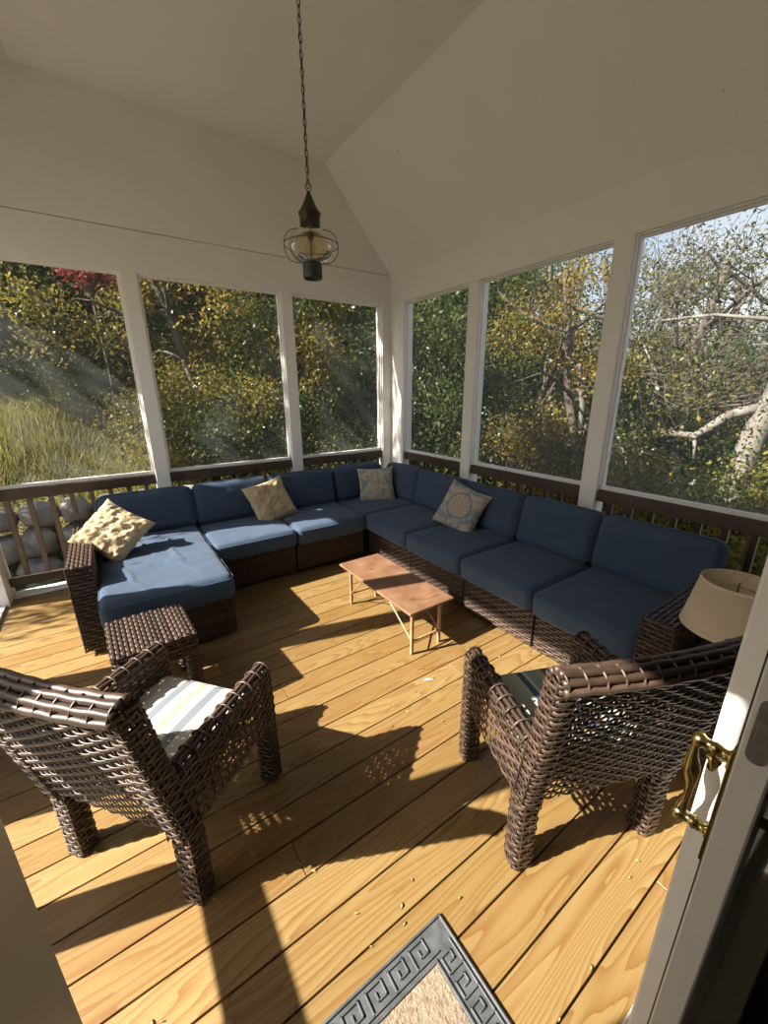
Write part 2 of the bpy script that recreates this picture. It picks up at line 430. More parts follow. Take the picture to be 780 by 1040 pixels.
# ------------------------------------------------------------------ cushions
def fbm(x,y,z,o=3):
    return noise.fractal(Vector((x,y,z)),1.0,2.0,o)
def cushion(hx,hy,hz,r=.035,crown=.02,wr=.004,wf=5,seed=0,n=26,bulge=.006,fold=0):
    mb=MB();V=[];F=[];idx={}
    def vert(p):
        k=tuple(round(c,5) for c in p)
        if k in idx:return idx[k]
        x,y,z=p
        X=x*hx;Y=y*hy;Z=z*hz
        cx=max(-hx+r,min(hx-r,X));cy=max(-hy+r,min(hy-r,Y));rz=min(r,hz*.9);cz=max(-hz+rz,min(hz-rz,Z))
        d=Vector((X-cx,Y-cy,Z-cz))
        if d.length>1e-9:
            m=max(abs(d.x)/r,abs(d.y)/r,abs(d.z)/rz)
            dn=Vector((d.x/r,d.y/r,d.z/rz));dn.normalize();dn*=m
            q=Vector((cx+dn.x*r,cy+dn.y*r,cz+dn.z*rz))
        else:q=Vector((X,Y,Z))
        s=(1-x*x)*(1-y*y)
        q.z+=crown*z*s
        q.x+=bulge*x*(1-z*z)*(1-y**4)*1.;q.y+=bulge*y*(1-z*z)*(1-x**4)
        w=fbm(q.x*wf+seed*7.1,q.y*wf*1.4,q.z*wf+seed)
        w2=1-abs(fbm(q.x*wf*.9+seed*3.3,q.y*wf*.8+q.x*wf*.9,seed*1.7,3))*5
        q.z+=wr*w*(1 if z>0 else -1)+fold*max(0,w2)*(1 if z>.5 else 0)*max(s,0)**.5
        q.x+=wr*.6*w*(abs(x)>.95);q.y+=wr*.6*w*(abs(y)>.95)
        idx[k]=len(V);V.append(tuple(q));return idx[k]
    def lin(n_,h):
        a=r/h;inner=np.linspace(-1+a,1-a,n_-6);e=np.array([0,.3,.65])*a
        return np.concatenate([-1+e,inner,(1-e)[::-1]])
    gx=lin(n,hx);gy=lin(n,hy);gz=lin(10,hz) if hz>r*1.05 else np.linspace(-1,1,9)
    def face(g1,g2,f,fl):
        for i in range(len(g1)-1):
            for j in range(len(g2)-1):
                q=[vert(f(g1[i],g2[j])),vert(f(g1[i+1],g2[j])),vert(f(g1[i+1],g2[j+1])),vert(f(g1[i],g2[j+1]))]
                F.append(q[::-1] if fl else q)
    face(gx,gy,lambda a,b:(a,b,1),False);face(gx,gy,lambda a,b:(a,b,-1),True)
    face(gx,gz,lambda a,b:(a,-1,b),False);face(gx,gz,lambda a,b:(a,1,b),True)
    face(gy,gz,lambda a,b:(1,a,b),False);face(gy,gz,lambda a,b:(-1,a,b),True)
    mb.raw(V,F);return mb
def welt(hx,hy,z,r=.035,rad=.004,out=.001):
    P=[(x,y,z) for x,y in rrect(hx+out,hy+out,r,6)]
    return MB().tube(P,rad,6,True)
def pillow(h=.22,T=.075,seed=0,wr=.008,n=34,wf=9):
    """throw pillow in its local XZ plane, thickness along Y"""
    V=[];F=[];g=np.linspace(-1,1,n)
    for sd in (1,-1):
        base=len(V)
        for i,a in enumerate(g):
            for j,b in enumerate(g):
                x=h*a*(1-.09*(1-b*b));z=h*b*(1-.09*(1-a*a))
                t=T*((1-a**4)*(1-b**4))**.5
                w=fbm(a*wf*.35+seed*5,b*wf*.35,sd*2.+seed,4)
                rd=(1-abs(fbm((a+b)*1.3+seed*3,(a-b)*4.2+.8*math.sin(a*3),seed*2.+sd,3))*4.)
                t+= (wr*w+wr*.9*max(0,rd))*min(1,(1-a**6)*(1-b**6)*3)
                V.append((x,-sd*t,z))
        for i in range(n-1):
            for j in range(n-1):
                q=[base+i*n+j,base+(i+1)*n+j,base+(i+1)*n+j+1,base+i*n+j+1];F.append(q if sd>0 else q[::-1])
    return MB().raw(V,F)

# ================================================================== THE ROOM
# deck floor
pitch=.137;y=.247-2*pitch
fl=MB();rg=random.Random(3)
while y<D+.14:
    x=L3-.12-rg.uniform(0,2.2)
    while x<W+.14:
        x2=x+rg.uniform(2.4,3.9)
        if x2>W-.3:x2=W+.14
        if x2>L3-.12:
            fl.box((max(x,L3-.12)+.0015,y+.003,-.035),(min(x2,W+.14)-.0015,y+pitch-.003,0),rg.random(),bev=.001)
        x=x2
    y+=pitch
floor=struct(fl.build('floor',M['deck']))
j=MB();j.box((L3-.12,-.02,-.26),(W+.14,D+.14,-.038),bev=.004)
struct(j.build('floor_underframe',M['stain']))

# ceiling: flat centre with two long slopes, solid roof above
sl=(ZF-ZP)/(W-XB)
o=.42
def slope_z(x): return ZP-sl*(x-W)
c=MB()
prof=[(XA,ZF),(XB,ZF),(W+.13,slope_z(W+.13)),(W+.13,slope_z(W+.13)+.03),(XB,ZF+.05),(XA,ZF+.05),(L3-.13,slope_z(W+.13)+.03),(L3-.13,slope_z(W+.13))]
c.prism(prof[::-1],1,.0,D+.12)
struct(c.build('ceiling',M['ceil']))
xr=W+.15;xl=L3-.15;zr=slope_z(W+.15)
r=MB()
r.prism([(XB,ZF+.06),(xr,zr+.04),(xr,zr+.16),(XB,ZF+.2),(XA,ZF+.2),(xl,zr+.16),(xl,zr+.04),(XA,ZF+.06)],1,-.2,D+.12+o)
struct(r.build('roof',M['roof']))

# far gable wall: header board, dark seam, gable board
g=MB();g.box((L3,D,2.505),(W,D+.10,ZP-.003),bev=.002)
struct(g.build('wall_far',M['paint']))
g=MB();g.prism([(L3,ZP+.002),(W,ZP+.002),(XB,ZF),(XA,ZF)],1,D+.003,D+.09)
struct(g.build('wall_gable',M['ceil']))
g=MB();g.box((L3,D+.03,ZP-.02),(W,D+.12,ZP+.02));struct(g.build(next_trim(),M['seam']))
g=MB();g.box((W,H,2.505),(W+.11,D+.12,ZP+.02),bev=.002)
struct(g.build('wall_right',M['paint']))
g=MB();g.box((L3-.11,H,2.58),(L3,D+.12,ZP+.02),bev=.002)
struct(g.build('wall_left',M['paint']))

# posts
posts=[]
def post(x0,x1,y0,y1,n):
    m=MB();m.box((x0,y0,-.10 if False else 0),(x1,y1,2.505),bev=.003);return struct(m.build(next_trim(),M['paint']))
for a,b in ((.29,.402),(1.59,1.703),(2.765,W+.13)): post(a,b,D,D+.13,0)
post(L3-.12,-.86,3.93,D+.13,0)
for a,b in ((2.735,2.86),(1.465,1.59),(.15,.27),(3.82,D)): post(W,W+.13,a,b,0)
for a,b in ((1.34,1.47),(2.68,2.81)):
    m=MB();m.box((L3-.12,a,0),(L3,b,2.6),bev=.003);struct(m.build(next_trim(),M['paint']))
m=MB();m.box((L3-.12,H,0),(L3,.575,2.6),bev=.003);m.box((L3-.12,.575,0),(L3,.63,2.2),bev=.003);struct(m.build(next_trim(),M['paint']))  # lower step added out of view to keep sun off the door moulding

# screens and their frames; ax=0 wall runs along x
wn=[0]
def window(a,b,z0,z1,wall):
    wn[0]+=1
    f=MB();t=.022;dp=.028
    def bx(u0,u1,za,zb,d0,d1):
        if wall=='A':f.box((u0,D+d0,za),(u1,D+d1,zb),bev=.002)
        elif wall=='B':f.box((W+d0,u0,za),(W+d1,u1,zb),bev=.002)
        else:f.box((L3-d1,u0,za),(L3-d0,u1,zb),bev=.002)
    d0=.045;d1=.045+dp
    bx(a,b,z0,z0+.03,d0,d1);bx(a,b,z1-t,z1,d0,d1);bx(a,a+t,z0+.03,z1-t,d0,d1);bx(b-t,b,z0+.03,z1-t,d0,d1)
    # inner stop, a second smaller step
    bx(a,b,z1-.012,z1,.02,d0);bx(a,a+.010,z0+.03,z1-.012,.02,d0);bx(b-.010,b,z0+.03,z1-.012,.02,d0)
    fr=struct(f.build('window_%d'%wn[0],M['paint']))
    s=MB();e=.008;dd=.062
    if wall=='A':V=[(a+e,D+dd,z0+e),(b-e,D+dd,z0+e),(b-e,D+dd,z1-e),(a+e,D+dd,z1-e)]
    elif wall=='B':V=[(W+dd,a+e,z0+e),(W+dd,b-e,z0+e),(W+dd,b-e,z1-e),(W+dd,a+e,z1-e)]
    else:V=[(L3-dd,a+e,z0+e),(L3-dd,b-e,z0+e),(L3-dd,b-e,z1-e),(L3-dd,a+e,z1-e)]
    s.raw(V,[(0,1,2,3)]);s.build('insect_screen',M['screen'],fr)
ZR=.885
for a,b in ((-.86,.29),(.402,1.59),(1.703,2.765)): window(a,b,ZR,2.505,'A')
for a,b in ((2.86,3.82),(1.59,2.735),(.27,1.465)): window(a,b,ZR,2.505,'B')
for a,b in ((.63,1.34),(1.47,2.68),(2.81,3.93)): window(a,b,ZR,2.58,'C')

# railings: one per bay
def railing(a,b,wall,label,bal=True,solid=None,start=None,grp='brown railings under the screens'):
    t=empty('porch_railing',{'A':((a+b)/2,D+.06,0),'B':(W+.06,(a+b)/2,0),'C':(L3-.06,(a+b)/2,0)}[wall],0,label,'railing',grp)
    cx,cy=t.location.x,t.location.y
    def bx(mb,u0,u1,za,zb,d0,d1,bev=.003):
        if wall=='A':mb.box((u0-cx,D+d0-cy,za),(u1-cx,D+d1-cy,zb),bev=bev)
        elif wall=='B':mb.box((W+d0-cx,u0-cy,za),(W+d1-cx,u1-cy,zb),bev=bev)
        else:mb.box((L3-d1-cx,u0-cy,za),(L3-d0-cx,u1-cy,zb),bev=bev)
    e=.002
    m=MB();bx(m,a+e,b-e,.80,ZR-.002,.022,.10);m.build('top_rail',M['stain'],t)
    if bal:
        m=MB();bx(m,a+e,b-e,.09,.155,.035,.085);m.build('bottom_rail',M['stain'],t)
    m=MB();bx(m,a+e,b-e,.0,.022,.0,.12);m.build('sill_board',M['white_trim'],t)
    if bal:
        u=(start if start is not None else a+.08)
        while u<b-.03:
            if u-a>.03:
                m=MB();bx(m,u-.017,u+.017,.156,.799,.045,.079);m.build('baluster',M['stain_sunlit' if wall=='A' else 'stain'],t)  # far-wall balusters take the sunlit copy of the stain
            u+=.1355
    return t
railing(-.86,.29,'A','brown railing behind the tan diamond pillow, left window of the far wall',start=-.744)
railing(.402,1.59,'A','brown railing under the middle window of the far wall',start=.475)
railing(1.703,2.765,'A','brown railing left of the corner post, far wall',start=1.77)
railing(2.86,3.82,'B','brown railing right of the corner post, right wall',start=2.93)
railing(1.59,2.735,'B','dark brown railing under the middle window of the right wall',start=1.636)
railing(.27,1.465,'B','dark brown railing behind the armrest and lamp at right',start=.29)
railing(2.81,3.93,'C','plain rail of the sunny left side nearest the far corner',bal=False)
rl=railing(.63,1.34,'C','plain rail of the sunny left side nearest the house',bal=False)
p=MB();p.box((-.02,.64-.985,.03),(.01,1.0-.985,.79),bev=.003);p.build('shadow_caster_panel',M['caster_wood'],rl)  # added panel out of view, shapes the shadow on the deck near the house
rl=railing(1.47,2.68,'C','plain rail in the middle of the sunny left side',bal=False)
p=MB();p.box((-.02,1.86-2.075,.03),(.01,2.5-2.075,.6),bev=.003);p.build('shadow_caster_panel',M['caster_wood'],rl)  # second unseen panel, added for the dark patch on the left of the deck
# white rope low on the far-left balusters
P=[(x,D+.035,.175-.012*math.sin((x+.86)*4)) for x in np.linspace(-.86,.29,20)]
tag(MB().tube(P,.004,6).build('cord',M['white_trim'],smooth=True),'thin white cord strung along the foot of the left railing','cord')

# house wall with doorway, interior behind
hw=MB()
hw.box((L3-.12,.0,-.1),(-.058,.148,2.12));hw.box((1.62,0,-.1),(W+.13,.148,2.12));hw.box((L3-.12,0,2.12),(W+.13,.148,ZF+.1))
struct(hw.build('wall_house',M['white_trim']))
jb=MB();jb.box((-.058,.0,0),(-.050,.149,2.1),bev=.001);jb.box((-.080,.149,0),(-.0525,.157,2.1),bev=.002)
struct(jb.build('trim_1',M['door_paint']))
th=MB();th.box((-.05,-.02,-.03),(1.62,.151,.012),bev=.003);struct(th.build('trim_2',M['white_trim']))
ii=MB();ii.box((-2,-3.2,-.06),(3,-.021,-.005));struct(ii.build('floor_inside',M['dark']))
ii=MB();ii.box((-2,-3.2,2.5),(3,-.0,2.6));struct(ii.build('ceiling_inside',M['white_trim']))
ii=MB();ii.box((-2.1,-3.2,-.06),(-2,-.0,2.5));ii.box((3,-3.2,-.06),(3.1,0,2.5));ii.box((-2,-3.3,-.06),(3,-3.2,2.5));struct(ii.build('wall_inside',M['dark']))

# right french leaf, edge toward the camera
dx0,dx1,dy0,dy1=.70,1.60,.046,.087
dl=empty('door_1',(dx0,(dy0+dy1)/2,.013));dl['kind']='structure'
ox,oy,oz=dx0,(dy0+dy1)/2,.013
m=MB();m.box((0,dy0-oy,0),(.11,dy1-oy,2.07),bev=.003);m.box((.80,dy0-oy,0),(.90,dy1-oy,2.07),bev=.003)
m.box((.11,dy0-oy,0),(.80,dy1-oy,.24),bev=.003);m.box((.11,dy0-oy,1.95),(.80,dy1-oy,2.07),bev=.003)
m.build('door_frame',M['door_paint'],dl)
m=MB();m.box((.111,-.006,.241),(.799,.006,1.949));m.build('glass_pane',mat('dark_glass',(.01,.01,.012),.05),dl)
m=MB();m.box((.004,dy1-oy,0),(.009,dy1-oy+.0025,2.07));m.build('edge_strip',M['brass'] if False else M['seam'],dl)
# exterior pull handle
hd=MB();zc=.948-oz
hd.box((.003,dy1-oy,zc-.115),(.052,dy1-oy+.006,zc+.118),bev=.0015)
hb=hd.build('handle_plate',M['brass'],dl)
h2=MB();bx_=.034;by=dy1-oy+.006
def turned(z):
    prof=[(0,0),(.013,0),(.013,.004),(.009,.007),(.010,.018),(.0125,.022),(.009,.027),(.0095,.037),(.013,.041),(.012,.050),(.007,.055),(0,.056)]
    V=[];F=[];n=16
    for rr,t_ in prof:
        for k in range(n):
            a=2*PI*k/n;V.append((bx_+rr*math.cos(a),by+t_,z+rr*math.sin(a)))
    for i in range(len(prof)-1):
        for k in range(n):
            l=(k+1)%n;F.append((i*n+k,(i+1)*n+k,(i+1)*n+l,i*n+l))
    h2.raw(V,F)
turned(zc+.085);turned(zc-.08)
N=24;P=[];R_=[]
for i in range(N+1):
    s=i/N;z=zc-.08+.165*s;P.append((bx_,by+.046-.004*math.sin(PI*s)**2-.003*math.sin(2*PI*s),z));R_.append(.0055+.0075*math.exp(-((s-.62)/.16)**2)+.0035*math.exp(-((s-.08)/.10)**2))
h2.tube(P,R_,12)
h2.tube([(bx_-.002,by+.03,zc+.070),(bx_-.002,by+.018,zc+.062),(bx_-.002,by+.022,zc+.045)],[.007,.009,.006],10)
h2.build('door_handle',M['brass'],hb,smooth=True)
m=MB();m.prism([(.0125*math.cos(a),z_+.0125*math.sin(a)) for z_,a0 in ((1.155,0),(1.07,PI)) for a in np.linspace(a0,a0+PI,10)],0,-.0015,.001)
lt=m.build('strike_plate',M['steel'],dl)
m=MB();m.box((-.004,-.008,1.095),(-.0008,.008,1.13),bev=.001);m.lathe([(0,0),(.004,0)],(0,0,0),6);m.build('latch_bolt',M['steel'],lt)
# inside lever
m=MB();yb=dy0-oy
m.tube([(.045,yb-.001,.93),(.045,yb-.05,.93)],.009,12);m.tube([(.045,yb-.045,.93),(.07,yb-.05,.93),(.14,yb-.048,.925),(.16,yb-.048,.915)],[.009,.009,.007,.005],10)
m.build('inside_lever',M['brass'],dl,smooth=True)
# vertical moulding carried on the outside of the leaf
m=MB();m.box((.80,.0885,.013),(.868,.134,2.08),bev=.005);struct(m.build('trim_3',M['white_trim']))

# ================================================================== FURNITURE
def armchair(name,stripe,loc,rz,label,wd=.51,fd=.436):
    t=empty(name,loc,rz,label,'armchair')
    hw_=wd/2
    lean=lambda z:-.0-.15*max(0,z-.30)/.58*.8
    sd=1
    ZT=.905
    for sx in (-1,1):
        m=MB();w_leg(m,(sx*hw_,fd,0),(sx*hw_,fd,.535),.036,.034,seed=sd);sd+=1
        m.box((sx*hw_-.022,fd-.022,.003),(sx*hw_+.022,fd+.022,.50),.2)
        m.build('front_leg',M['wicker'],t,True)
        m=MB();w_leg(m,(sx*hw_,0,0),(sx*hw_,0,.32),.036,.036,seed=sd);sd+=1
        m.box((sx*hw_-.022,-.022,.003),(sx*hw_+.022,.022,.30),.2)
        m.build('rear_leg',M['wicker'],t,True)
        # side panel + flat armrest
        m=MB();th=.058
        w_fold(m,(sx*hw_,-.045,0),(0,1,0),(1,0,0),fd+.07,arc_path(.290,.552,th),seed=sd*3,flip=-1)
        w_fold(m,(sx*hw_,fd+.032,0),(1,0,0) ,(0,1,0),.001+.0,[(0,.3),(0,.5)],seed=1) if False else None
        m.build('armrest',M['wicker'],t,True)
        m=MB()
        for k,(ox_,oz_) in enumerate(((-.026,.537),(-.010,.552),(.010,.552),(.026,.537))):
            m.tube([(sx*hw_+ox_,yv,oz_+.0015*math.sin(yv*90+k*2)) for yv in np.linspace(-.05,fd+.030,40)],.0075,6,r=rg.random())
        for yv in np.linspace(.0,fd+.018,9):
            q_=np.linspace(0,PI,9);m.tube([(sx*hw_+.037*math.cos(q),yv,.529+.034*math.sin(q)) for q in q_],.004,6,r=rg.random())
        m.build('arm_binding',M['wicker'],t,True)
    # back: folded woven panel leaning rearwards, wings of the same cloth
    m=MB();th=.05
    path=arc_path(.325,ZT,th,lean)
    LU=wd+.085
    a0=np.array([-LU/2,-.012,0]);f,LV=pathfn(path)
    def P(u,v):
        q=f(v);s=(u-LU/2)/(LU/2)
        # slight hollow across the width and a little splay with height
        k=1+.045*np.clip((q[...,1]-.32)/.56,0,1)
        x=(u-LU/2)*k
        yy=-.012+q[...,0]-.02*(1-s*s)*np.clip((q[...,1]-.32)/.4,0,1)
        return np.stack([x,yy,q[...,1]],-1)
    weave(m,P,LU,LV,.034,.0195,.0036,False,seed=sd,flip=-1)
    m.build('backrest',M['wicker'],t,True)
    # wrapped side posts of the back and rolled top binding
    for sx in (-1,1):
        m=MB();w_leg(m,(sx*hw_,-.01,.30),(sx*(hw_+.030),-.01+lean(ZT),ZT-.01),.033,.036,seed=sd+5)
        m.build('back_post',M['wicker'],t,True)
    m=MB()
    def tb(s_,dy_,z_): return (s_*(LU/2*1.045),-.012+lean(ZT)-.02*(1-s_*s_)+dy_,z_)
    for k,(dy_,dz_) in enumerate(((-.034,-.030),(-.026,-.010),(-.008,.003),(.012,.003),(.027,-.012))):
        m.tube([tb(s_,dy_,ZT+dz_+.0015*math.sin(s_*22+k*2)) for s_ in np.linspace(-1,1,50)],.0115,7,r=rg.random())
    for s_ in np.linspace(-.97,.97,13):
        q_=np.linspace(-.3,PI+.2,11);m.tube([tb(s_,.040*math.cos(q),ZT-.028+.039*math.sin(q)) for q in q_],.0035,6,r=rg.random())
    m.build('top_binding',M['wicker'],t,True)
    # seat rails and deck
    m=MB();w_rect(m,(-hw_+.03,fd+.028,.275),(1,0,0),(0,0,1),wd-.06,.085,seed=3,flip=-1)
    w_rect(m,(-hw_+.03,fd+.02,.36),(1,0,0),(0,-1,0),wd-.06,fd-.02,seed=4,flip=-1)
    m.build('seat_frame',M['wicker'],t,True)
    cu=cushion(wd/2-.038,fd/2-.018,.03,.022,.012,.003,7,seed=sd,n=20).build('seat_cushion',M[stripe],t,True,loc=(0,fd/2+.012,.397))
    cu['label']='striped seat cushion'
    welt(wd/2-.038,fd/2-.018,.018,.03,.0035).build('piping',M[stripe],cu,True)
    return t
armchair('wicker_armchair','stripe_light',(-.170,1.293,0),math.radians(-50.5),
  'brown wicker armchair at left with a sunlit cream and grey striped seat cushion',.51,.44)
armchair('wicker_armchair','stripe_dark',(1.183,.458,0),math.radians(-22.5),
  'brown wicker armchair at right beside the door, seat cushion with navy stripes',.52,.43)

# ottoman / footstool
t=empty('wicker_stool',(.005,2.19,0),math.radians(3),'low square wicker stool between the left armchair and the chaise','stool')
hx,hy,zt=.185,.195,.42
for sx in (-1,1):
    for sy in (-1,1):
        m=MB();w_leg(m,(sx*(hx-.032),sy*(hy-.032),0),(sx*(hx-.032),sy*(hy-.032),.33),.032,.032,seed=5+sx+2*sy)
        m.box((sx*(hx-.032)-.021,sy*(hy-.032)-.021,.003),(sx*(hx-.032)+.021,sy*(hy-.032)+.021,.33));m.build('leg',M['wicker'],t,True)
m=MB();f,LU=pathfn(rrect(hx,hy,.02),True)
weave(m,lambda u,v:np.stack([f(u)[...,0],f(u)[...,1],.30+v],-1),LU,.115,.034,.021,.004,True,seed=2)
m.build('apron',M['wicker'],t,True)
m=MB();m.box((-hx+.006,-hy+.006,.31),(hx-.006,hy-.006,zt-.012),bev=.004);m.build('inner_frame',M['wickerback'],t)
m=MB();w_rect(m,(-hx,-hy,zt-.004),(0,1,0),(1,0,0),2*hy,2*hx,seed=6,stake=.024,row=.021,amp=.004,flip=-1,fill=.84)
m.build('woven_top',M['wicker'],t,True)

# ---------------- sectional sofa modules. local: x to the right along the front, y to the back, origin front-left on floor
SECT='blue cushioned wicker sectional sofa'
def wk_box(t,x0,x1,y0,y1,z0,z1,name,faces='fblrt',seed=0,row=.019,stake=.036):
    m=MB();i=.010
    if 'f' in faces:w_rect(m,(x0,y0,z0),(1,0,0),(0,0,1),x1-x0,z1-z0,seed,stake,row,1)
    if 'b' in faces:w_rect(m,(x0,y1,z0),(1,0,0),(0,0,1),x1-x0,z1-z0,seed+1,stake,row,-1)
    if 'l' in faces:w_rect(m,(x0,y0,z0),(0,1,0),(0,0,1),y1-y0,z1-z0,seed+2,stake,row,-1)
    if 'r' in faces:w_rect(m,(x1,y0,z0),(0,1,0),(0,0,1),y1-y0,z1-z0,seed+3,stake,row,1)
    if 't' in faces:w_rect(m,(x0,y0,z1),(0,1,0),(1,0,0),y1-y0,x1-x0,seed+4,stake,row,-1)
    o_=m.build(name,M['wicker'],t,True)
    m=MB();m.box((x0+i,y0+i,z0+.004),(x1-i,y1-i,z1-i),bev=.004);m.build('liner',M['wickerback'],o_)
    return o_
def module(loc,rz,w,label,seed,dep=.80,overhang=.075,arm=None,back=True,seat_d=None,corner=False,zc=.45,bshift=0,bw=None):
    t=empty('sectional_sofa_module',loc,rz,label,'sofa',SECT)
    sd_=seat_d or .62
    wk_box(t,.008,w-.008,0,dep,.03,.285,'base','flr',seed)
    for xx in (.05,w-.05):
        for yy in (.05,dep-.05): MB().lathe([(0,0),(.016,0),(.02,.03)],(xx,yy,0),10).build('foot',M['wickerback'],t)
    # seat cushion
    hy_=(sd_+overhang)/2
    cu=cushion(w/2-.002,hy_,.080,.045,.014,.004,4,seed,fold=.008).build('seat_cushion',M['blue'],t,True,loc=(w/2,-overhang+hy_,.368))
    welt(w/2-.004,hy_-.002,.055,.05,.0035).build('piping',M['blue'],cu,True)
    if back:
        wk_box(t,.01,w-.01,dep-.075,dep,.286,.62,'back_frame','fbt',seed+9)
        bh=.185
        bc=cushion((bw or w)/2-.003,bh,.078,.055,.02,.005,4,seed+3,fold=.007,bulge=.004).build('back_cushion',M['blue'],t,True,loc=(w/2+bshift,dep-.17,.44+bh*.97),rot=(math.radians(90-14),0,0))
        welt((bw or w)/2-.004,bh-.002,.05,.055,.0035).build('piping',M['blue'],bc,True)
    if arm:
        side,a0,a1=arm
        xa=(-.135,-.002) if side=='l' else (w+.002,w+.135)
        wk_box(t,xa[0],xa[1],a0,a1,.03,.60,'armrest','fblrt',seed+20,stake=.034,row=.024)
    return t
# far side, left to right (front base at y=3.17)
YA=3.17
t=empty('chaise_sofa_module',(-.215,YA-.63,0),0,'blue chaise section of the wicker sofa, stretching toward the stool','sofa',SECT)
w=.735
wk_box(t,.008,w-.02,.0,1.43,.03,.285,'base','flr',61)
for xx in (.05,w-.06):
    for yy in (.05,1.37): MB().lathe([(0,0),(.016,0),(.02,.03)],(xx,yy,0),10).build('foot',M['wickerback'],t)
cu=cushion(w/2,.67,.088,.05,.012,.006,4,12,n=60,fold=.018).build('seat_cushion',M['blue'],t,True,loc=(w/2,-.055+.67,.376))
welt(w/2-.003,.667,.06,.055,.0035).build('piping',M['blue'],cu,True)
wk_box(t,.01,w-.01,1.355,1.43,.286,.62,'back_frame','fbt',70)
bc=cushion(w/2-.02,.18,.078,.055,.02,.006,4,31,fold=.006,bulge=.012).build('back_cushion',M['blue'],t,True,loc=(w/2+.02,1.26,.62),rot=(math.radians(90-14),0,0))
welt(w/2-.022,.178,.05,.055,.0035).build('piping',M['blue'],bc,True)
wk_box(t,-.135,-.002,.28,1.43,.03,.60,'armrest','fblrt',80,stake=.034,row=.024)
module((.525,YA,0),0,.68,'blue armless sofa section right of the chaise, behind the crumpled tan pillow',2)
module((1.21,YA,0),0,.70,'blue armless sofa section of the far wall next to the corner section',3)
# corner section
t=empty('corner_sofa_module',(1.99,YA,0),0,'blue corner section of the wicker sofa holding the teal patterned pillow','sofa',SECT)
w=.80
wk_box(t,.0,w,0.01,.80,.03,.285,'base','f',101)
for xx in (.05,w-.05):
    for yy in (.05,.75): MB().lathe([(0,0),(.016,0),(.02,.03)],(xx,yy,0),10).build('foot',M['wickerback'],t)
cu=cushion(.365,.345,.080,.045,.014,.005,4,17,fold=.007).build('seat_cushion',M['blue'],t,True,loc=(.30,.335,.368))
welt(.368,.348,.055,.05,.0035).build('piping',M['blue'],cu,True)
wk_box(t,0,w,.725,.80,.286,.62,'back_frame','fbt',104);wk_box(t,w-.075,w,0,.72,.286,.62,'back_frame','lrt',105)
cushion(.31,.185,.078,.06,.02,.007,5,41,fold=.006,bulge=.014).build('back_cushion',M['blue'],t,True,loc=(.255,.63,.62),rot=(math.radians(76),0,math.radians(2)))
cushion(.29,.185,.078,.06,.02,.007,5,43,fold=.006,bulge=.014).build('back_cushion',M['blue'],t,True,loc=(.635,.295,.615),rot=(math.radians(76),0,math.radians(-88)))
# right side, running toward the camera (front base at x=2.0)
XBs=1.985;R90=-PI/2
# local x -> -y, local y -> +x
module((XBs,3.155,0),R90,.655,'blue armless sofa section of the right side next to the corner section',5,dep=.80)
module((XBs,2.50,0),R90,.63,'blue armless sofa section holding the shell printed pillow',6,dep=.80)
module((XBs,1.865,0),R90,.60,'blue armless sofa section right of the shell pillow section',7,dep=.80)
module((XBs,1.26,0),R90,.60,'blue end section of the sofa with a wicker armrest beside the lamp',8,dep=.80,arm=('r',-.10,.80),bw=.665,bshift=.035)

# pillows (rest on sofa: their own things)
def place_pillow(label,m,loc,rot,h,T,seed,wr,name='throw_pillow'):
    o_=pillow(h,T,seed,wr).build(name,M[m],None,True,loc=loc);o_.rotation_mode='XYZ';o_.rotation_euler=rot
    tag(o_,label,'pillow')
    return o_
R=math.radians
def prot(lean,roll,yaw): # roll in own plane, lean back, then yaw
    return (Matrix.Rotation(R(yaw),4,'Z')@Matrix.Rotation(R(-lean),4,'X')@Matrix.Rotation(R(roll),4,'Y')).to_euler('XYZ')
place_pillow('crumpled tan pillow standing on its corner on the chaise by the left armrest','tan',(-.09,3.33,.635),prot(40,38,-12),.195,.065,1,.016)
place_pillow('tan wrinkled pillow leaning on the second back cushion of the far sofa side','tan',(1.165,3.615,.595),prot(28,-11,6),.205,.065,2,.015)
place_pillow('beige pillow with teal pattern leaning in the sofa corner','coral',(2.33,3.56,.60),prot(25,-3,-30),.20,.06,3,.005)
place_pillow('beige and blue shell print pillow on the right side of the sofa','shell',(2.40,2.34,.615),prot(26,16,-72),.205,.062,4,.004)

# coffee table
t=empty('coffee_table',(1.5,2.11,0),0,'low rectangular rusty metal coffee table on thin iron legs','coffee table')
m=MB();m.box((-.182,-.45,.282),(.182,.45,.300),bev=.003);tt=m.build('table_top',M['rust'],t)
m=MB();m.box((-.150,-.43,.268),(.078,.43,.282));m.build('underframe',M['rustleg'],t)
def bar(m,a,b,r_): m.tube([a,b],r_,4)
lx0,lx1,ly0,ly1=-.155,.070,-.435,.315
m0=(.075)
for (x_,y_) in ((lx0,ly0),(lx1,ly0),(lx0,.32),(lx1,.32)):
    m=MB();m.box((x_-.009,y_-.009,0),(x_+.009,y_+.009,.281),bev=.001);lg=m.build('leg',M['rustleg'],t)
for y_ in (ly0,.32):
    m=MB();m.box((lx0+.009,y_-.006,.085),(lx1-.009,y_+.006,.097));m.build('stretcher',M['rustleg'],t)
for x_ in (lx0,lx1):
    for y_,y2 in ((ly0,-.18),(.32,.14)):
        m=MB();bar(m,(x_,y_+.0,.09),(x_,y2,.275),.006);m.build('diagonal_brace',M['rustleg'],t)

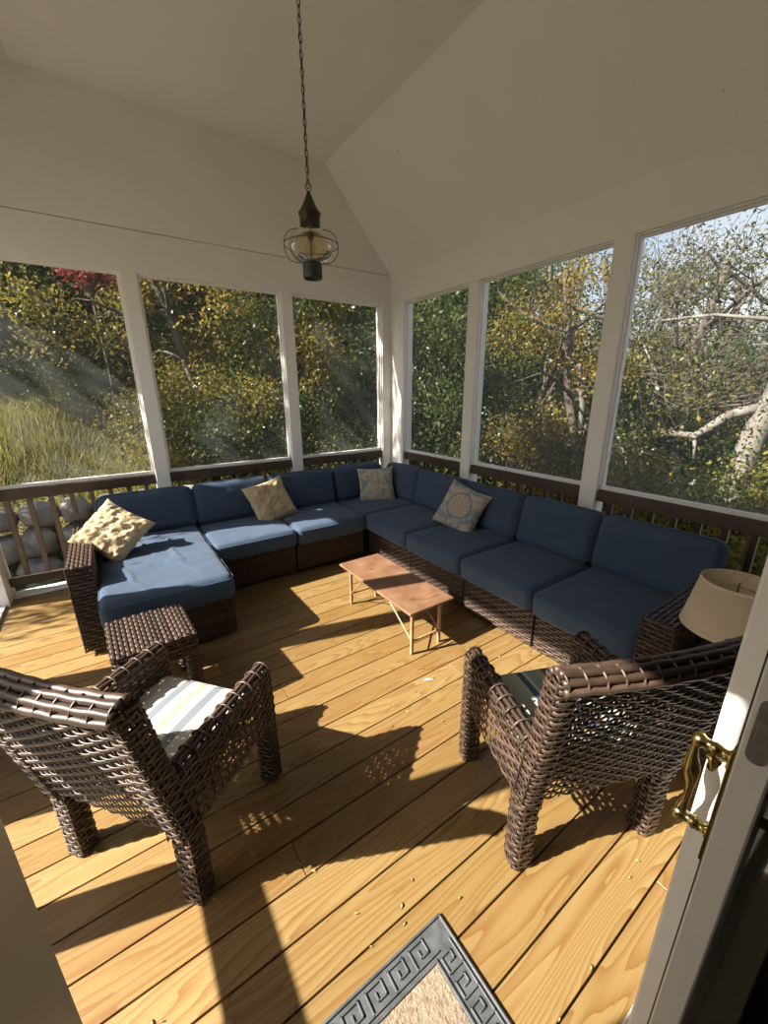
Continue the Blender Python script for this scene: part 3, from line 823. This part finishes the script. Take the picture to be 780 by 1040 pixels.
# end table and lamp
t=empty('end_table',(2.10,.345,0),R(2),'dark wicker end table under the lamp beside the sofa armrest','table')
wk_box(t,-.23,.24,-.16,.15,.03,.40,'body','flrb',120,row=.021)
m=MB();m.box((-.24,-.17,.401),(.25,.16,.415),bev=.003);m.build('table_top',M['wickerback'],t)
for xx in (-.2,.2):
    for yy in (-.13,.12): MB().lathe([(0,0),(.016,0),(.02,.03)],(xx,yy,0),10).build('foot',M['wickerback'],t)
t=empty('table_lamp',(2.035,.395,.416),0,'table lamp with a round beige linen shade beside the sofa armrest','lamp')
z0=.615-.416;z1=.835-.416
m=MB();m.lathe([(.0,0),(.06,0),(.062,.012),(.03,.02),(.022,.04),(.035,.07),(.03,.11),(.014,.15),(.012,.20),(.018,.21),(.018,.235),(.0,.235)],sides=28);m.build('lamp_base',M['copper'],t,True)
m=MB();m.lathe([(.165,z0),(.127,z1),(.125,z1),(.163,z0),(.165,z0)],sides=56)
sh=m.build('lamp_shade',M['linen'],t,True)
m=MB();m.lathe([(.166,z0),(.1665,z0+.001),(.1630,z0+.022),(.1615,z0+.022)],sides=56);m.build('lower_trim',M['linen'],sh,True);m=MB();m.lathe([(.1300,z1-.016),(.1305,z1-.016),(.1278,z1+.001),(.1250,z1+.001)],sides=56);m.build('upper_trim',M['linen'],sh,True)
m=MB()
for a in (0,2*PI/3,4*PI/3): m.tube([(0,0,z1-.02),(.126*math.cos(a),.126*math.sin(a),z1-.004)],.0018,6)
m.tube([(0,0,z1-.05),(0,0,z1-.005)],.004,8);m.build('harp',M['brass'],sh)
m=MB();m.lathe([(0,.23),(.012,.235),(.014,.25),(.028,.28),(.032,.305),(.024,.33),(.01,.342),(0,.344)],sides=20);m.build('bulb',M['bulb'],t,True)

# ---------------- hanging lantern
t=empty('hanging_lantern',(1.0,2.095,ZF),0,'dark onion lantern with a wired glass globe hanging on a long chain','lamp')
def lz(z):return z-ZF
m=MB();m.lathe([(.0,0),(.06,0),(.058,-.012),(.02,-.03),(0,-.03)],sides=24);m.build('ceiling_canopy',M['copper'],t,True)
m=MB();z=ZF-.03;k=0
while z>2.545:
    Lh=.034;P=[]
    for i in range(14):
        a=2*PI*i/14;q=(.0075*math.cos(a),0,z-Lh/2+(.5*Lh+.002)*math.sin(a)-ZF)
        P.append(q if k%2 else (0,q[0],q[2]))
    m.tube(P,.0019,5,True);z-=Lh-.004;k+=1
m.tube([(0.004*math.sin(i),.004*math.cos(i*1.3),lz(3.6-i*.05)) for i in range(22)],.0018,5)
m.build('chain',M['wire'],t,True)
m=MB();m.tube([(.016*math.cos(a),0,lz(2.535)+.016*math.sin(a)) for a in np.linspace(0,2*PI,20,endpoint=False)],.0022,6,True);m.build('ring',M['wire'],t,True)
m=MB();m.lathe([(0,lz(2.523)),(.006,lz(2.520)),(.012,lz(2.505)),(.028,lz(2.47)),(.046,lz(2.437)),(.054,lz(2.430)),(.054,lz(2.422)),(.049,lz(2.419)),(.049,lz(2.365)),(.053,lz(2.360)),(.053,lz(2.352)),(0,lz(2.352))],sides=32)
m.build('cap',M['copper'],t,True)
zc=2.288;rg_=.113
prof=[]
for i in range(25):
    a=math.asin(.062/rg_);
    # from top neck to bottom neck
    th=math.acos(.066/ rg_*.9)
    ph=PI*.5-th*1.0 if False else 0
for i in range(25):
    z=.070-(.142)*i/24;prof.append((rg_*math.sqrt(max(0,1-(z/.081)**2))*.97,lz(zc+z)))
m=MB();m.lathe(prof,sides=40);gb=m.build('glass_globe',M['globe'],t,True)
m=MB();m.lathe([(0,lz(2.352)),(.016,lz(2.352)),(.016,lz(2.325)),(.013,lz(2.32)),(0,lz(2.32))],sides=16);m.build('socket',M['copper'],t,True)
m=MB();m.lathe([(0,lz(2.322)),(.012,lz(2.318)),(.016,lz(2.305)),(.026,lz(2.285)),(.028,lz(2.27)),(.02,lz(2.252)),(0,lz(2.245))],sides=20);m.build('bulb',M['globe'],t,True)
for a in range(4):
    an=a*PI/2-.445;m=MB();P=[]
    for i in range(17):
        s=PI*(.5-i/16);P.append(((.052+.082*math.cos(s)**.7 if math.cos(s)>0 else .05),lz(zc+.0+.075*math.sin(s)*1.0)))
    P=[(.05,lz(zc+.072))]+P+[(.046,lz(zc-.075))]
    m.tube([(r_*math.cos(an),r_*math.sin(an),z_) for r_,z_ in P],.002,6);m.build('guard_wire',M['wire'],t,True)
m=MB();m.tube([(.134*math.cos(a),.134*math.sin(a),lz(zc+.004)) for a in np.linspace(0,2*PI,40,endpoint=False)],.0022,6,True);m.build('guard_ring',M['wire'],t,True)
m=MB();m.lathe([(0,lz(2.216)),(.046,lz(2.216)),(.048,lz(2.205)),(.048,lz(2.146)),(.045,lz(2.143)),(.042,lz(2.146)),(.042,lz(2.17)),(0,lz(2.17))],sides=32);m.build('lower_cap',M['verdigris'],t,True)

# ---------------- door mat
mx0,mx1,my0,my1=-.155,.607,.158,.598
t=empty('door_mat',((mx0+mx1)/2,(my0+my1)/2,0),0,'door mat with a grey rubber greek key border and tan loop centre','mat')
cx,cy=(mx0+mx1)/2,(my0+my1)/2;hx,hy=(mx1-mx0)/2,(my1-my0)/2
m=MB();m.box((-hx,-hy,.0005),(hx,hy,.006),bev=.002);m.build('rubber_backing',M['rubber'],t)
bw_=.088
m=MB()
def rim(m,o_,w_,z):
    m.box((-hx+o_,-hy+o_,.006),(hx-o_,-hy+o_+w_,z),bev=.0015);m.box((-hx+o_,hy-o_-w_,.006),(hx-o_,hy-o_,z),bev=.0015)
    m.box((-hx+o_,-hy+o_+w_,.006),(-hx+o_+w_,hy-o_-w_,z),bev=.0015);m.box((hx-o_-w_,-hy+o_+w_,.006),(hx-o_,hy-o_-w_,z),bev=.0015)
rim(m,.001,.007,.012);rim(m,bw_-.010,.008,.012);m.build('border_rim',M['rubber'],t)
g=.0125;kw=.0048
def key(m,ox_,oy_,ux,uy,vx,vy,n,ln):
    gx_=ln/n/6.
    for k in range(n):
        pts=[(0,0),(0,4),(4,4),(4,1.3),(2,1.3),(2,2.7)]
        pts=[(p[0]+6*k,p[1]) for p in pts];segs=list(zip(pts[:-1],pts[1:]))+[((6*k,0),(6*k+6,0))]
        for a,b in segs:
            A=(ox_+ux*a[0]*gx_+vx*a[1]*g,oy_+uy*a[0]*gx_+vy*a[1]*g);B=(ox_+ux*b[0]*gx_+vx*b[1]*g,oy_+uy*b[0]*gx_+vy*b[1]*g)
            m.box((min(A[0],B[0])-kw/2,min(A[1],B[1])-kw/2,.006),(max(A[0],B[0])+kw/2,max(A[1],B[1])+kw/2,.0115),bev=.001)
m=MB();i0=.017
key(m,-hx+.022,hy-i0-4*g-.002,1,0,0,1,9,2*hx-.04-.045);key(m,-hx+.022,-hy+i0,1,0,0,1,9,2*hx-.04-.045)
key(m,hx-i0,-hy+.02,0,1,-1,0,6,2*hy-.085);key(m,-hx+i0+4*g,-hy+.085,0,1,-1,0,5,2*hy-.17)
m.build('key_pattern',M['rubber'],t)
# looped pile centre as a bumpy sheet
n1,n2=150,80;V=[];F=[];ax_,ay_=hx-bw_,hy-bw_
R2=np.random.default_rng(9)
for i in range(n1):
    for j_ in range(n2):
        V.append((-ax_+2*ax_*i/(n1-1),-ay_+2*ay_*j_/(n2-1),.0085+.0035*R2.random()))
for i in range(n1-1):
    for j_ in range(n2-1):F.append((i*n2+j_,(i+1)*n2+j_,(i+1)*n2+j_+1,i*n2+j_+1))
MB().raw(V,F).build('loop_pile',M['coir'],t,True)

# ---------------- dry leaf scraps lying on the deck
def scrap(name,x,y_,ln,wd_,rz,m_,label,grp):
    V=[];n=6
    for i in range(n+1):
        s=i/n;w_=wd_*math.sin(PI*min(max(s,.04),.96))**.8;z=.0035+.004*math.sin(s*PI)*1.
        V+= [(ln*(s-.5),-w_,z),(ln*(s-.5),0,z-.0018),(ln*(s-.5),w_,z+.0005)]
    F=[]
    for i in range(n):
        for k in (0,1):F.append((3*i+k,3*i+k+1,3*i+k+4,3*i+k+3))
    Vb=[(a,b,c-.0012) for a,b,c in V];nn=len(V)
    F2=[tuple(nn+q for q in f[::-1]) for f in F]
    mb=MB().raw(V+Vb,F+F2);o_=mb.build(name,m_,None,True,loc=(x,y_,.0),rot=(0,0,rz));return tag(o_,label,'leaf scrap',grp)
rr=random.Random(11);pts=[]
proto=None
zones=[(.25,1.85,.62,1.0),(.65,1.6,.2,.75),(.65,1.55,1.0,1.9),(.0,.6,.6,1.05),(-.4,.5,.75,1.3),(.9,1.9,1.15,1.6)]
for k in range(56):
    z_=zones[k%len(zones)];x=rr.uniform(z_[0],z_[1]);y_=rr.uniform(z_[2],z_[3])
    if x<.62 and y_<.62: x+=.05; y_=max(y_,.64)
    if proto is None:
        proto=scrap('leaf_scrap',x,y_,.016,.0025,rr.uniform(0,6),M['scrap'],'tiny dry leaf scrap lying on the sunny deck boards','leaf scraps on the deck')
        o_=proto
    else:
        o_=proto.copy();COL.objects.link(o_);o_.location=(x,y_,0);o_.rotation_euler=(0,0,rr.uniform(0,6))
    s=rr.uniform(.5,1.25);o_.scale=(s,s*rr.uniform(.8,1.6),1)
scrap('leaf_scrap',1.275,1.432,.05,.008,-.6,M['whitescrap'],'pale curled leaf scrap between the coffee table and the right armchair',None)

# ================================================================== OUTDOORS
def gz(x,y):
    # slopes up behind the far wall, down to the right
    z=-.55
    a=np.clip((y-5.6)/5.,0,1);z=z+a*2.5*np.clip((7-x)/7,0,1)**.7
    z=z-np.clip((x-3.5)/10,0,1)*1.3*(1-a*.5)
    z=z+np.clip((np.hypot(x,y)-14)/20,0,1)*2.2
    return z+.05*np.sin(x*2.1)*np.cos(y*1.7)
n=120;V=[];F=[]
gx=np.linspace(-14,44,n);gy=np.linspace(-10,48,n)
for a in gx:
    for b in gy:V.append((a,b,float(gz(a,b))))
for i in range(n-1):
    for k in range(n-1):F.append((i*n+k,(i+1)*n+k,(i+1)*n+k+1,i*n+k+1))
struct(MB().raw(V,F).build('ground',M['ground'],None,True))

# stacked boulders of the retaining wall
def boulder(seed,sx,sy,sz):
    V=[];F=[];n1,n2=14,10
    for i in range(n2+1):
        for k in range(n1):
            a=2*PI*k/n1;b=PI*i/n2
            p=Vector((math.sin(b)*math.cos(a),math.sin(b)*math.sin(a),math.cos(b)))
            q=Vector([math.copysign(abs(c_)**.75,c_) for c_ in p]);q*=1+.28*noise.noise(p*1.6+Vector((seed*3.7,seed,0)))+.10*noise.noise(p*4.+Vector((seed,0,0)))
            V.append((q.x*sx,q.y*sy,q.z*sz))
    for i in range(n2):
        for k in range(n1):F.append((i*n1+k,(i+1)*n1+k,(i+1)*n1+(k+1)%n1,i*n1+(k+1)%n1))
    return MB().raw(V,F)
rb=random.Random(4)
for row,(zz,hh) in enumerate(((-.40,.17),(-.08,.16),(.21,.14))):
    x=-2.2+.2*row
    while x<1.9-.3*row:
        w_=rb.uniform(.12,.24)
        o_=boulder(rb.random()*50,w_,.24,hh).build('boulder',M['rock'],None,True,loc=(x+w_,5.75+.12*row+rb.uniform(-.03,.03),zz+rb.uniform(-.02,.02)),rot=(0,rb.uniform(-.1,.1),rb.uniform(-.3,.3)))
        tag(o_,'grey boulder in the %s row of the stone wall beyond the left railing'%('bottom','middle','top')[row],'boulder','boulders of the stone wall, %s row'%('bottom','middle','top')[row])
        x+=2*w_+.01

# ---- trees
def grow(rg,p,d,Lh,r0,lvl,maxl,segs,tips,spread,up):
    n=5;pts=[p.copy()];rad=[r0]
    for i in range(n):
        d=d+rg.normal(0,.13,3)+np.array([0,0,up*.05]);d/=np.linalg.norm(d)
        p=p+d*Lh/n;pts.append(p.copy());rad.append(r0*(1-.5*(i+1)/n))
    segs.append((np.array(pts),np.array(rad),lvl))
    if lvl>=maxl:
        tips.append(np.array(pts));return
    if lvl>=maxl-1:tips.append(np.array(pts[2:]))
    nb=3 if lvl else 6
    for i in range(nb):
        k=rg.integers(2 if lvl else 1,n+1)
        a=rg.uniform(0,2*PI);perp=np.cross(d,[math.cos(a),math.sin(a),.3]);perp/=np.linalg.norm(perp)
        nd=d*(1-spread)+perp*spread+np.array([0,0,up*.15]);nd/=np.linalg.norm(nd)
        grow(rg,pts[k],nd,Lh*rg.uniform(*((.26,.40) if lvl==0 else (.5,.75))),rad[k]*.6,lvl+1,maxl,segs,tips,spread,up)
def leaves(P,size,rg,wid=.55):
    N=len(P);a=rg.normal(0,1,(N,3));a/=np.linalg.norm(a,axis=1)[:,None]
    b=np.cross(a,rg.normal(0,1,(N,3)));b/=np.linalg.norm(b,axis=1)[:,None];c_=np.cross(a,b)
    s=size*rg.uniform(.6,1.3,(N,1))
    V=np.stack([P-a*s*.5,P+b*s*wid*.5+c_*s*.08,P+a*s*.5,P-b*s*wid*.5+c_*s*.08],1).reshape(-1,3)
    r_=np.repeat(rg.uniform(0,1,N),4)
    return V,r_
def quadmesh(name,V,r_,m,parent):
    N=len(V)//4
    me=bpy.data.meshes.new(name);me.vertices.add(len(V));me.vertices.foreach_set('co',V.astype(np.float32).ravel())
    me.loops.add(len(V));me.loops.foreach_set('vertex_index',np.arange(len(V),dtype=np.int32))
    me.polygons.add(N);me.polygons.foreach_set('loop_start',np.arange(0,4*N,4,dtype=np.int32));me.polygons.foreach_set('loop_total',np.full(N,4,dtype=np.int32))
    at=me.attributes.new('rnd','FLOAT','POINT');at.data.foreach_set('value',r_.astype(np.float32))
    me.materials.append(m);me.update(calc_edges=True)
    o_=bpy.data.objects.new(name,me);COL.objects.link(o_);o_.parent=parent;return o_
def tree(name,seed,Lh,r0,lm,bark,nleaf,size,maxl=3,spread=.62,up=.6,low=.18,fuzz=.35,label='',cat='tree',d0=(0,0,1),wid=.55,extra=0):
    rg=np.random.default_rng(seed);segs=[];tips=[]
    t=empty(name,(0,0,0),0,label,cat)
    d=np.array(d0,float);d/=np.linalg.norm(d)
    grow(rg,np.array([0,0,-.1]),d,Lh,r0,0,maxl,segs,tips,spread,up)
    # low side limbs
    for i in range(int(extra)):
        s=segs[0][0];k=rg.uniform(low,.8)*5;q=s[int(k)];a=rg.uniform(0,2*PI)
        grow(rg,q,np.array([math.cos(a),math.sin(a),.15]),Lh*.26,r0*.3,1,maxl,segs,tips,spread,up*.3)
    m=MB()
    for pts,rad,lv in segs: m.tube(pts,np.maximum(rad,.004),7 if lv<2 else 4,caps=False)
    m.build('trunk',M[bark],t,True)
    if nleaf:
        T=np.concatenate([np.array([q[i]+(q[i+1]-q[i])*f for i in range(len(q)-1) for f in (0,.33,.66)]) for q in tips])
        idx=rg.integers(0,len(T),nleaf);P=T[idx]+rg.normal(0,fuzz,(nleaf,3))*np.array([1,1,.7])
        P[:,2]=np.maximum(P[:,2],.05)
        V,r_=leaves(P,size,rg,wid);quadmesh('foliage',V,r_,M[lm],t)
    return t
def shrub(seed,hx_,hz_,lm,nleaf,size,label,name='wild_shrub'):
    rg=np.random.default_rng(seed);t=empty(name,(0,0,0),0,label,'shrub')
    m=MB()
    ctr=rg.normal(0,1,(26,3))*np.array([hx_*.5,hx_*.5,hz_*.26])+np.array([0,0,hz_*.52])
    for c_ in ctr:
        c_[2]=max(c_[2],.1);m.tube([(0,0,-.1),(c_[0]*.4,c_[1]*.4,c_[2]*.5),tuple(c_)],[.016,.010,.004],4,caps=False)
    m.build('stems',M['darkbark'],t,True)
    P=ctr[rg.integers(0,26,nleaf)]+rg.normal(0,1,(nleaf,3))*np.array([hx_*.24,hx_*.24,hz_*.15]);P[:,2]=np.maximum(P[:,2],.0)
    V,r_=leaves(P,size,rg);quadmesh('foliage',V,r_,M[lm],t);return t
def clear_of_porch(t):
    for _ in range(30):
        bad=False
        for ch in t.children:
            nv=len(ch.data.vertices);c_=np.empty(nv*3,np.float32);ch.data.vertices.foreach_get('co',c_);c_=c_.reshape(-1,3)*np.array(t.scale)
            a=t.rotation_euler.z;x_=c_[:,0]*math.cos(a)-c_[:,1]*math.sin(a)+t.location.x;y2=c_[:,0]*math.sin(a)+c_[:,1]*math.cos(a)+t.location.y
            z2=c_[:,2]+t.location.z
            if np.any((x_<W+.35)&(x_>L3-.5)&(y2<D+.65)&(y2>-1)&(z2<4.2)):bad=True;break
        if not bad:return
        L_=math.hypot(t.location.x,t.location.y);t.location.x+=.3*t.location.x/L_;t.location.y+=.3*t.location.y/L_
        t.location.z=float(gz(t.location.x,t.location.y))
def put(t,x,y_,s=1.,rz=0,label=None,group=None,sz=None):
    t.location=(x,y_,float(gz(x,y_)));t.rotation_euler=(0,0,rz);t.scale=(s,s,sz or s)
    if label:t['label']=label
    if group:t['group']=group
    elif 'group' in t:del t['group']
    clear_of_porch(t)
    return t
protos={
 'green':tree('leafy_tree',21,4.2,.11,'leafgreen','darkbark',26000,.072,3,.66,.3,.1,.20,extra=9),
 'green2':tree('leafy_tree',22,3.6,.09,'leafgreen','bark',24000,.066,3,.7,.15,.1,.22,extra=10),
 'gold':tree('autumn_tree',23,3.9,.09,'leafgold','darkbark',22000,.068,3,.66,.3,.12,.20,extra=8),
 'thin':tree('sparse_tree',24,4.8,.10,'leafolive','darkbark',4200,.06,4,.6,.35,.2,.2,extra=7),
}
sg=shrub(31,.9,1.5,'leafgreen',10000,.052,'')
sg2=shrub(32,.9,1.4,'leafgold',9000,.052,'')
used=set()
def inst(kind,x,y_,s,rz,label,group=None,sz=None):
    src=protos[kind]
    if kind not in used: used.add(kind);o_=src
    else:o_=copy_tree(src)
    return put(o_,x,y_,s,rz,label,group,sz)
protos['shrub']=sg;protos['shrub2']=sg2
rt=random.Random(8)
def bd(b,d): return d*math.sin(R(b)),d*math.cos(R(b))
# (bearing from +Y clockwise, distance, kind, scale)
near=[(-11,10.7,'green',1.25),(-7,12.0,'green',1.2),(-2.5,10.5,'green2',1.25),(5,10.0,'green',1.05),(12,7.4,'gold',.9),(19,8.4,'gold',1.0),(24,7.6,'green2',.95),(30,6.8,'gold',.85),(35,7.4,'green',.95),(40,7.2,'green2',.95),
      (46,7.6,'green',.9),(52,7.4,'gold',.85),(58,7.4,'green2',.85)]
pl={'green':'dense green leafy tree','green2':'bushy dark green tree','gold':'golden autumn tree','thin':'sparse half-bare tree'}
where=lambda b:('beyond the left window of the far wall' if b<4 else 'beyond the middle window of the far wall' if b<21 else 'beyond the far window nearest the corner' if b<34.5 else 'beyond the right-wall window nearest the corner' if b<45 else 'beyond the middle window of the right wall' if b<61 else 'beyond the window at the right edge')
for b,d,k,s in near:
    x,y_=bd(b,d);inst(k,x,y_,s,rt.uniform(0,6),pl[k]+', nearer row, '+where(b),'nearer woodland trees '+where(b))
for i,b in enumerate(range(-12,80,5)):
    d=rt.uniform(11.5,14);x,y_=bd(b+rt.uniform(-1.5,1.5),d)
    k=rt.choice(['green','green2','gold','green']) if b<60 else rt.choice(['thin','green2'])
    s=rt.uniform(1.15,1.4) if b<58 else .8
    inst(k,x,y_,s,rt.uniform(0,6),pl[k]+', second row, '+where(b),'second row of woodland trees '+where(b))
for i,b in enumerate(range(-13,84,4)):
    d=rt.uniform(18,25);x,y_=bd(b+rt.uniform(-1,1),d)
    k=rt.choice(['green','gold','green2']);s=rt.uniform(1.9,2.3) if b<56 else rt.uniform(.85,1.1)
    inst(k,x,y_,s,rt.uniform(0,6),pl[k]+', farthest row, '+where(b),'farthest woodland trees '+where(b))
for i,b in enumerate(np.arange(-12,84,3.2)):
    d=rt.uniform(6.6,8.2) if b<55 else rt.uniform(6.0,9.5);x,y_=bd(b,d)
    if b<7:d=rt.uniform(11,12);x,y_=bd(b,d)
    k='shrub' if rt.random()<.6 else 'shrub2'
    inst(k,x,y_,rt.uniform(.8,1.25),rt.uniform(0,6),('green' if k=='shrub' else 'yellowing')+' undergrowth shrub, front row, '+where(b),'undergrowth '+where(b))
for i,b in enumerate(np.arange(-12,84,5.)):
    d=rt.uniform(10.5,13);x,y_=bd(b,d);k='shrub' if rt.random()<.5 else 'shrub2'
    inst(k,x,y_,rt.uniform(1.3,1.9),rt.uniform(0,6),('green' if k=='shrub' else 'yellowing')+' undergrowth shrub, farther row, '+where(b),'farther undergrowth '+where(b))
# red-leaved shrubby tree high in the left window
t=shrub(41,.36,.45,'leafred',1100,.06,'slender red-leaved young tree high in the left window','red_leaved_tree');x,y_=bd(1.0,7.6)
t.location=(x,y_,3.0)
m=MB();m.tube([(0,0,.3),(.05,.05,-1.2),(0,.1,float(gz(x,y_))-3.0)],[.014,.02,.03],6);m.build('trunk',M['darkbark'],t,True)
# tall half-bare trees in the right window
t=put(copy_tree(protos['thin']),*bd(69.5,8.4),1.0,.4,'tall forked half-bare tree against the sky in the right window')
t=put(copy_tree(protos['thin']),*bd(62.5,7.0),.9,2.4,'slim bare-branched tree just right of the right wall post')
for b_,d_,s_,z_ in ((65.5,9.5,1.1,3.),(72.5,11.0,1.2,5.),(67.5,12.5,1.3,.9),(73,7.6,.85,2.2)):
    put(copy_tree(protos['thin']),*bd(b_,d_),s_,z_,'twiggy half-bare tree, %s, in the right window'%({9.5:'left of the forked tree',11.0:'behind the leaning trunk',12.5:'far behind the forked tree',7.6:'just in front of the leaning trunk'}[d_]))
t=put(copy_tree(protos['thin']),*bd(76,10.5),1.1,1.4,'sparse tree by the right edge of the right window')
# leaning grey trunk with a long crooked limb, and needled boughs
t=empty('leaning_pine',(7.0,1.72,float(gz(7,1.7))),0,'leaning grey pine trunk at the right edge with a long crooked dead limb','tree')
m=MB();g0=-float(gz(7,1.7))
m.tube([(0,0,-.1),(0,-.03,g0+.3),(0,-.10,g0+1.0),(0,-.28,g0+1.8),(-.1,-.7,g0+3.0),(-.2,-1.1,g0+4.4)],[.17,.15,.14,.13,.11,.08],12);m.build('trunk',M['bark'],t,True)
m=MB();m.tube([(0,-.12,g0+1.35),(-.2,.15,g0+1.25),(-.3,.45,g0+.95),(-.35,.8,g0+.98),(-.4,1.1,g0+1.2),(-.5,1.45,g0+1.25),(-.6,1.8,g0+1.4)],[.07,.065,.055,.05,.045,.03,.02],8)
m.tube([(-.35,.8,g0+.98),(-.5,.95,g0+1.4),(-.5,1.0,g0+1.8),(-.6,1.2,g0+2.2)],[.03,.028,.02,.01],6);m.tube([(-.3,.45,g0+.97),(-.3,.4,g0+.6)],[.03,.01],6)
m.build('dead_limb',M['bark'],t,True)
rg2=np.random.default_rng(5);P=np.concatenate([np.array(c_)+rg2.normal(0,1,(500,3))*np.array([.3,.3,.12]) for c_ in ((-.1,-.2,g0+1.95),(-.2,.1,g0+2.1),(-.1,-.6,g0+2.3),(0,-.6,g0+1.5),(-.4,1.5,g0+2.5))])
V_,r_=leaves(P,.11,rg2,.07);quadmesh('needles',V_,r_,M['needle'],t)
m=MB()
for c_ in ((-.1,-.2,g0+1.95),(-.2,.1,g0+2.1),(-.1,-.6,g0+2.3),(0,-.6,g0+1.5),(-.4,1.5,g0+2.5)):
    m.tube([(-.05,-.4,g0+1.9 if c_[1]<1 else g0+2.3),((c_[0]-.05)/2,(c_[1]-.4)/2,c_[2]),c_],[.03,.02,.008],6)
m.build('bough',M['bark'],t,True)
# leafy tree added outside the left side to break up the sun on the far screens (out of frame)
t=copy_tree(protos['green2']);put(t,-3.7,6.15,.85,1.2,'unseen leafy tree beyond the left corner of the porch, shading the far screens',sz=2.15)
# tall dry grass on the bank behind the stone wall
rg3=np.random.default_rng(12);N=26000
gxp=rg3.uniform(-2.6,2.2,N);gyp=rg3.uniform(6.3,10.6,N);gzp=gz(gxp,gyp)
hh=rg3.uniform(.05,.24,N)*(1+.7*np.sin(gxp*2.3+1)*np.cos(gyp*1.9));an=rg3.uniform(0,2*PI,N);lx=rg3.normal(0,.08,(N,2))
c_,s_=np.cos(an)*.009,np.sin(an)*.009
V_=np.stack([np.stack([gxp-c_,gyp-s_,gzp-.02],1),np.stack([gxp+c_,gyp+s_,gzp-.02],1),np.stack([gxp+lx[:,0]+c_*.2,gyp+lx[:,1]+s_*.2,gzp+hh],1),np.stack([gxp+lx[:,0]-c_*.2,gyp+lx[:,1]-s_*.2,gzp+hh],1)],1).reshape(-1,3)
go=quadmesh('bank_grass',V_,np.repeat(rg3.uniform(0,1,N),4),M['grass'],None)
tag(go,'yellowish tall grass on the bank behind the stone wall','grass',kind='stuff')

# ================================================================== LIGHT
el=R(38.7);az=(.964,-.266)
d=Vector((az[0]*math.cos(el),az[1]*math.cos(el),-math.sin(el)))
sun=bpy.data.lights.new('sun','SUN');sun.energy=16;sun.angle=R(.55);sun.color=(1,.94,.84)
so=bpy.data.objects.new('sun',sun);COL.objects.link(so);so.rotation_euler=d.to_track_quat('-Z','Y').to_euler()
wd=bpy.data.worlds.new('sky');S.world=wd;wd.use_nodes=True;nt=wd.node_tree
bg=nt.nodes['Background'];sk=nt.nodes.new('ShaderNodeTexSky');sk.sky_type='NISHITA';sk.sun_disc=False
sk.sun_elevation=el;sk.sun_rotation=math.atan2(-az[0],-az[1]);sk.dust_density=2.5
tcw=nt.nodes.new('ShaderNodeTexCoord');sp=nt.nodes.new('ShaderNodeSeparateXYZ');nt.links.new(tcw.outputs['Generated'],sp.inputs[0])
mr=nt.nodes.new('ShaderNodeMapRange');mr.inputs['From Min'].default_value=.12;mr.inputs['From Max'].default_value=.55;mr.inputs['To Min'].default_value=.85;mr.inputs['To Max'].default_value=0.;nt.links.new(sp.outputs[2],mr.inputs[0])
cl=nt.nodes.new('ShaderNodeTexNoise');cl.inputs['Scale'].default_value=3.5;cl.inputs['Detail'].default_value=5;nt.links.new(tcw.outputs['Generated'],cl.inputs['Vector'])
cm=nt.nodes.new('ShaderNodeMapRange');cm.inputs['From Min'].default_value=.38;cm.inputs['From Max'].default_value=.55;cm.inputs['To Min'].default_value=.45;nt.links.new(cl.outputs['Fac'],cm.inputs[0])
mu=nt.nodes.new('ShaderNodeMath');mu.operation='MULTIPLY';nt.links.new(mr.outputs[0],mu.inputs[0]);nt.links.new(cm.outputs[0],mu.inputs[1])
mw=nt.nodes.new('ShaderNodeMix');mw.data_type='RGBA';nt.links.new(mu.outputs[0],mw.inputs[0]);nt.links.new(sk.outputs[0],mw.inputs[6]);mw.inputs[7].default_value=(5.2,5.3,5.4,1)
nt.links.new(mw.outputs[2],bg.inputs[0]);bg.inputs[1].default_value=.17

# ================================================================== CAMERA
cam=bpy.data.cameras.new('camera');co=bpy.data.objects.new('camera',cam);COL.objects.link(co)
cam.sensor_fit='HORIZONTAL';cam.sensor_width=36;cam.lens=404/780*36;cam.clip_start=.01;cam.clip_end=200
Rw=Matrix(((0.82499996,0.17190128,-0.53835399),(-0.56508475,0.23850519,-0.78980662),(-0.00736855,0.95580606,0.29390557)))
# columns: camera x, y, z axes in the world (z points backwards)
Mx=Rw.to_4x4()
Mx.translation=Vector((0,0,1.6));co.matrix_world=Mx
S.camera=co
S.view_settings.view_transform='Standard';S.view_settings.look='None';S.view_settings.gamma=1;S.view_settings.use_curve_mapping=False
S.view_settings.exposure=0.45
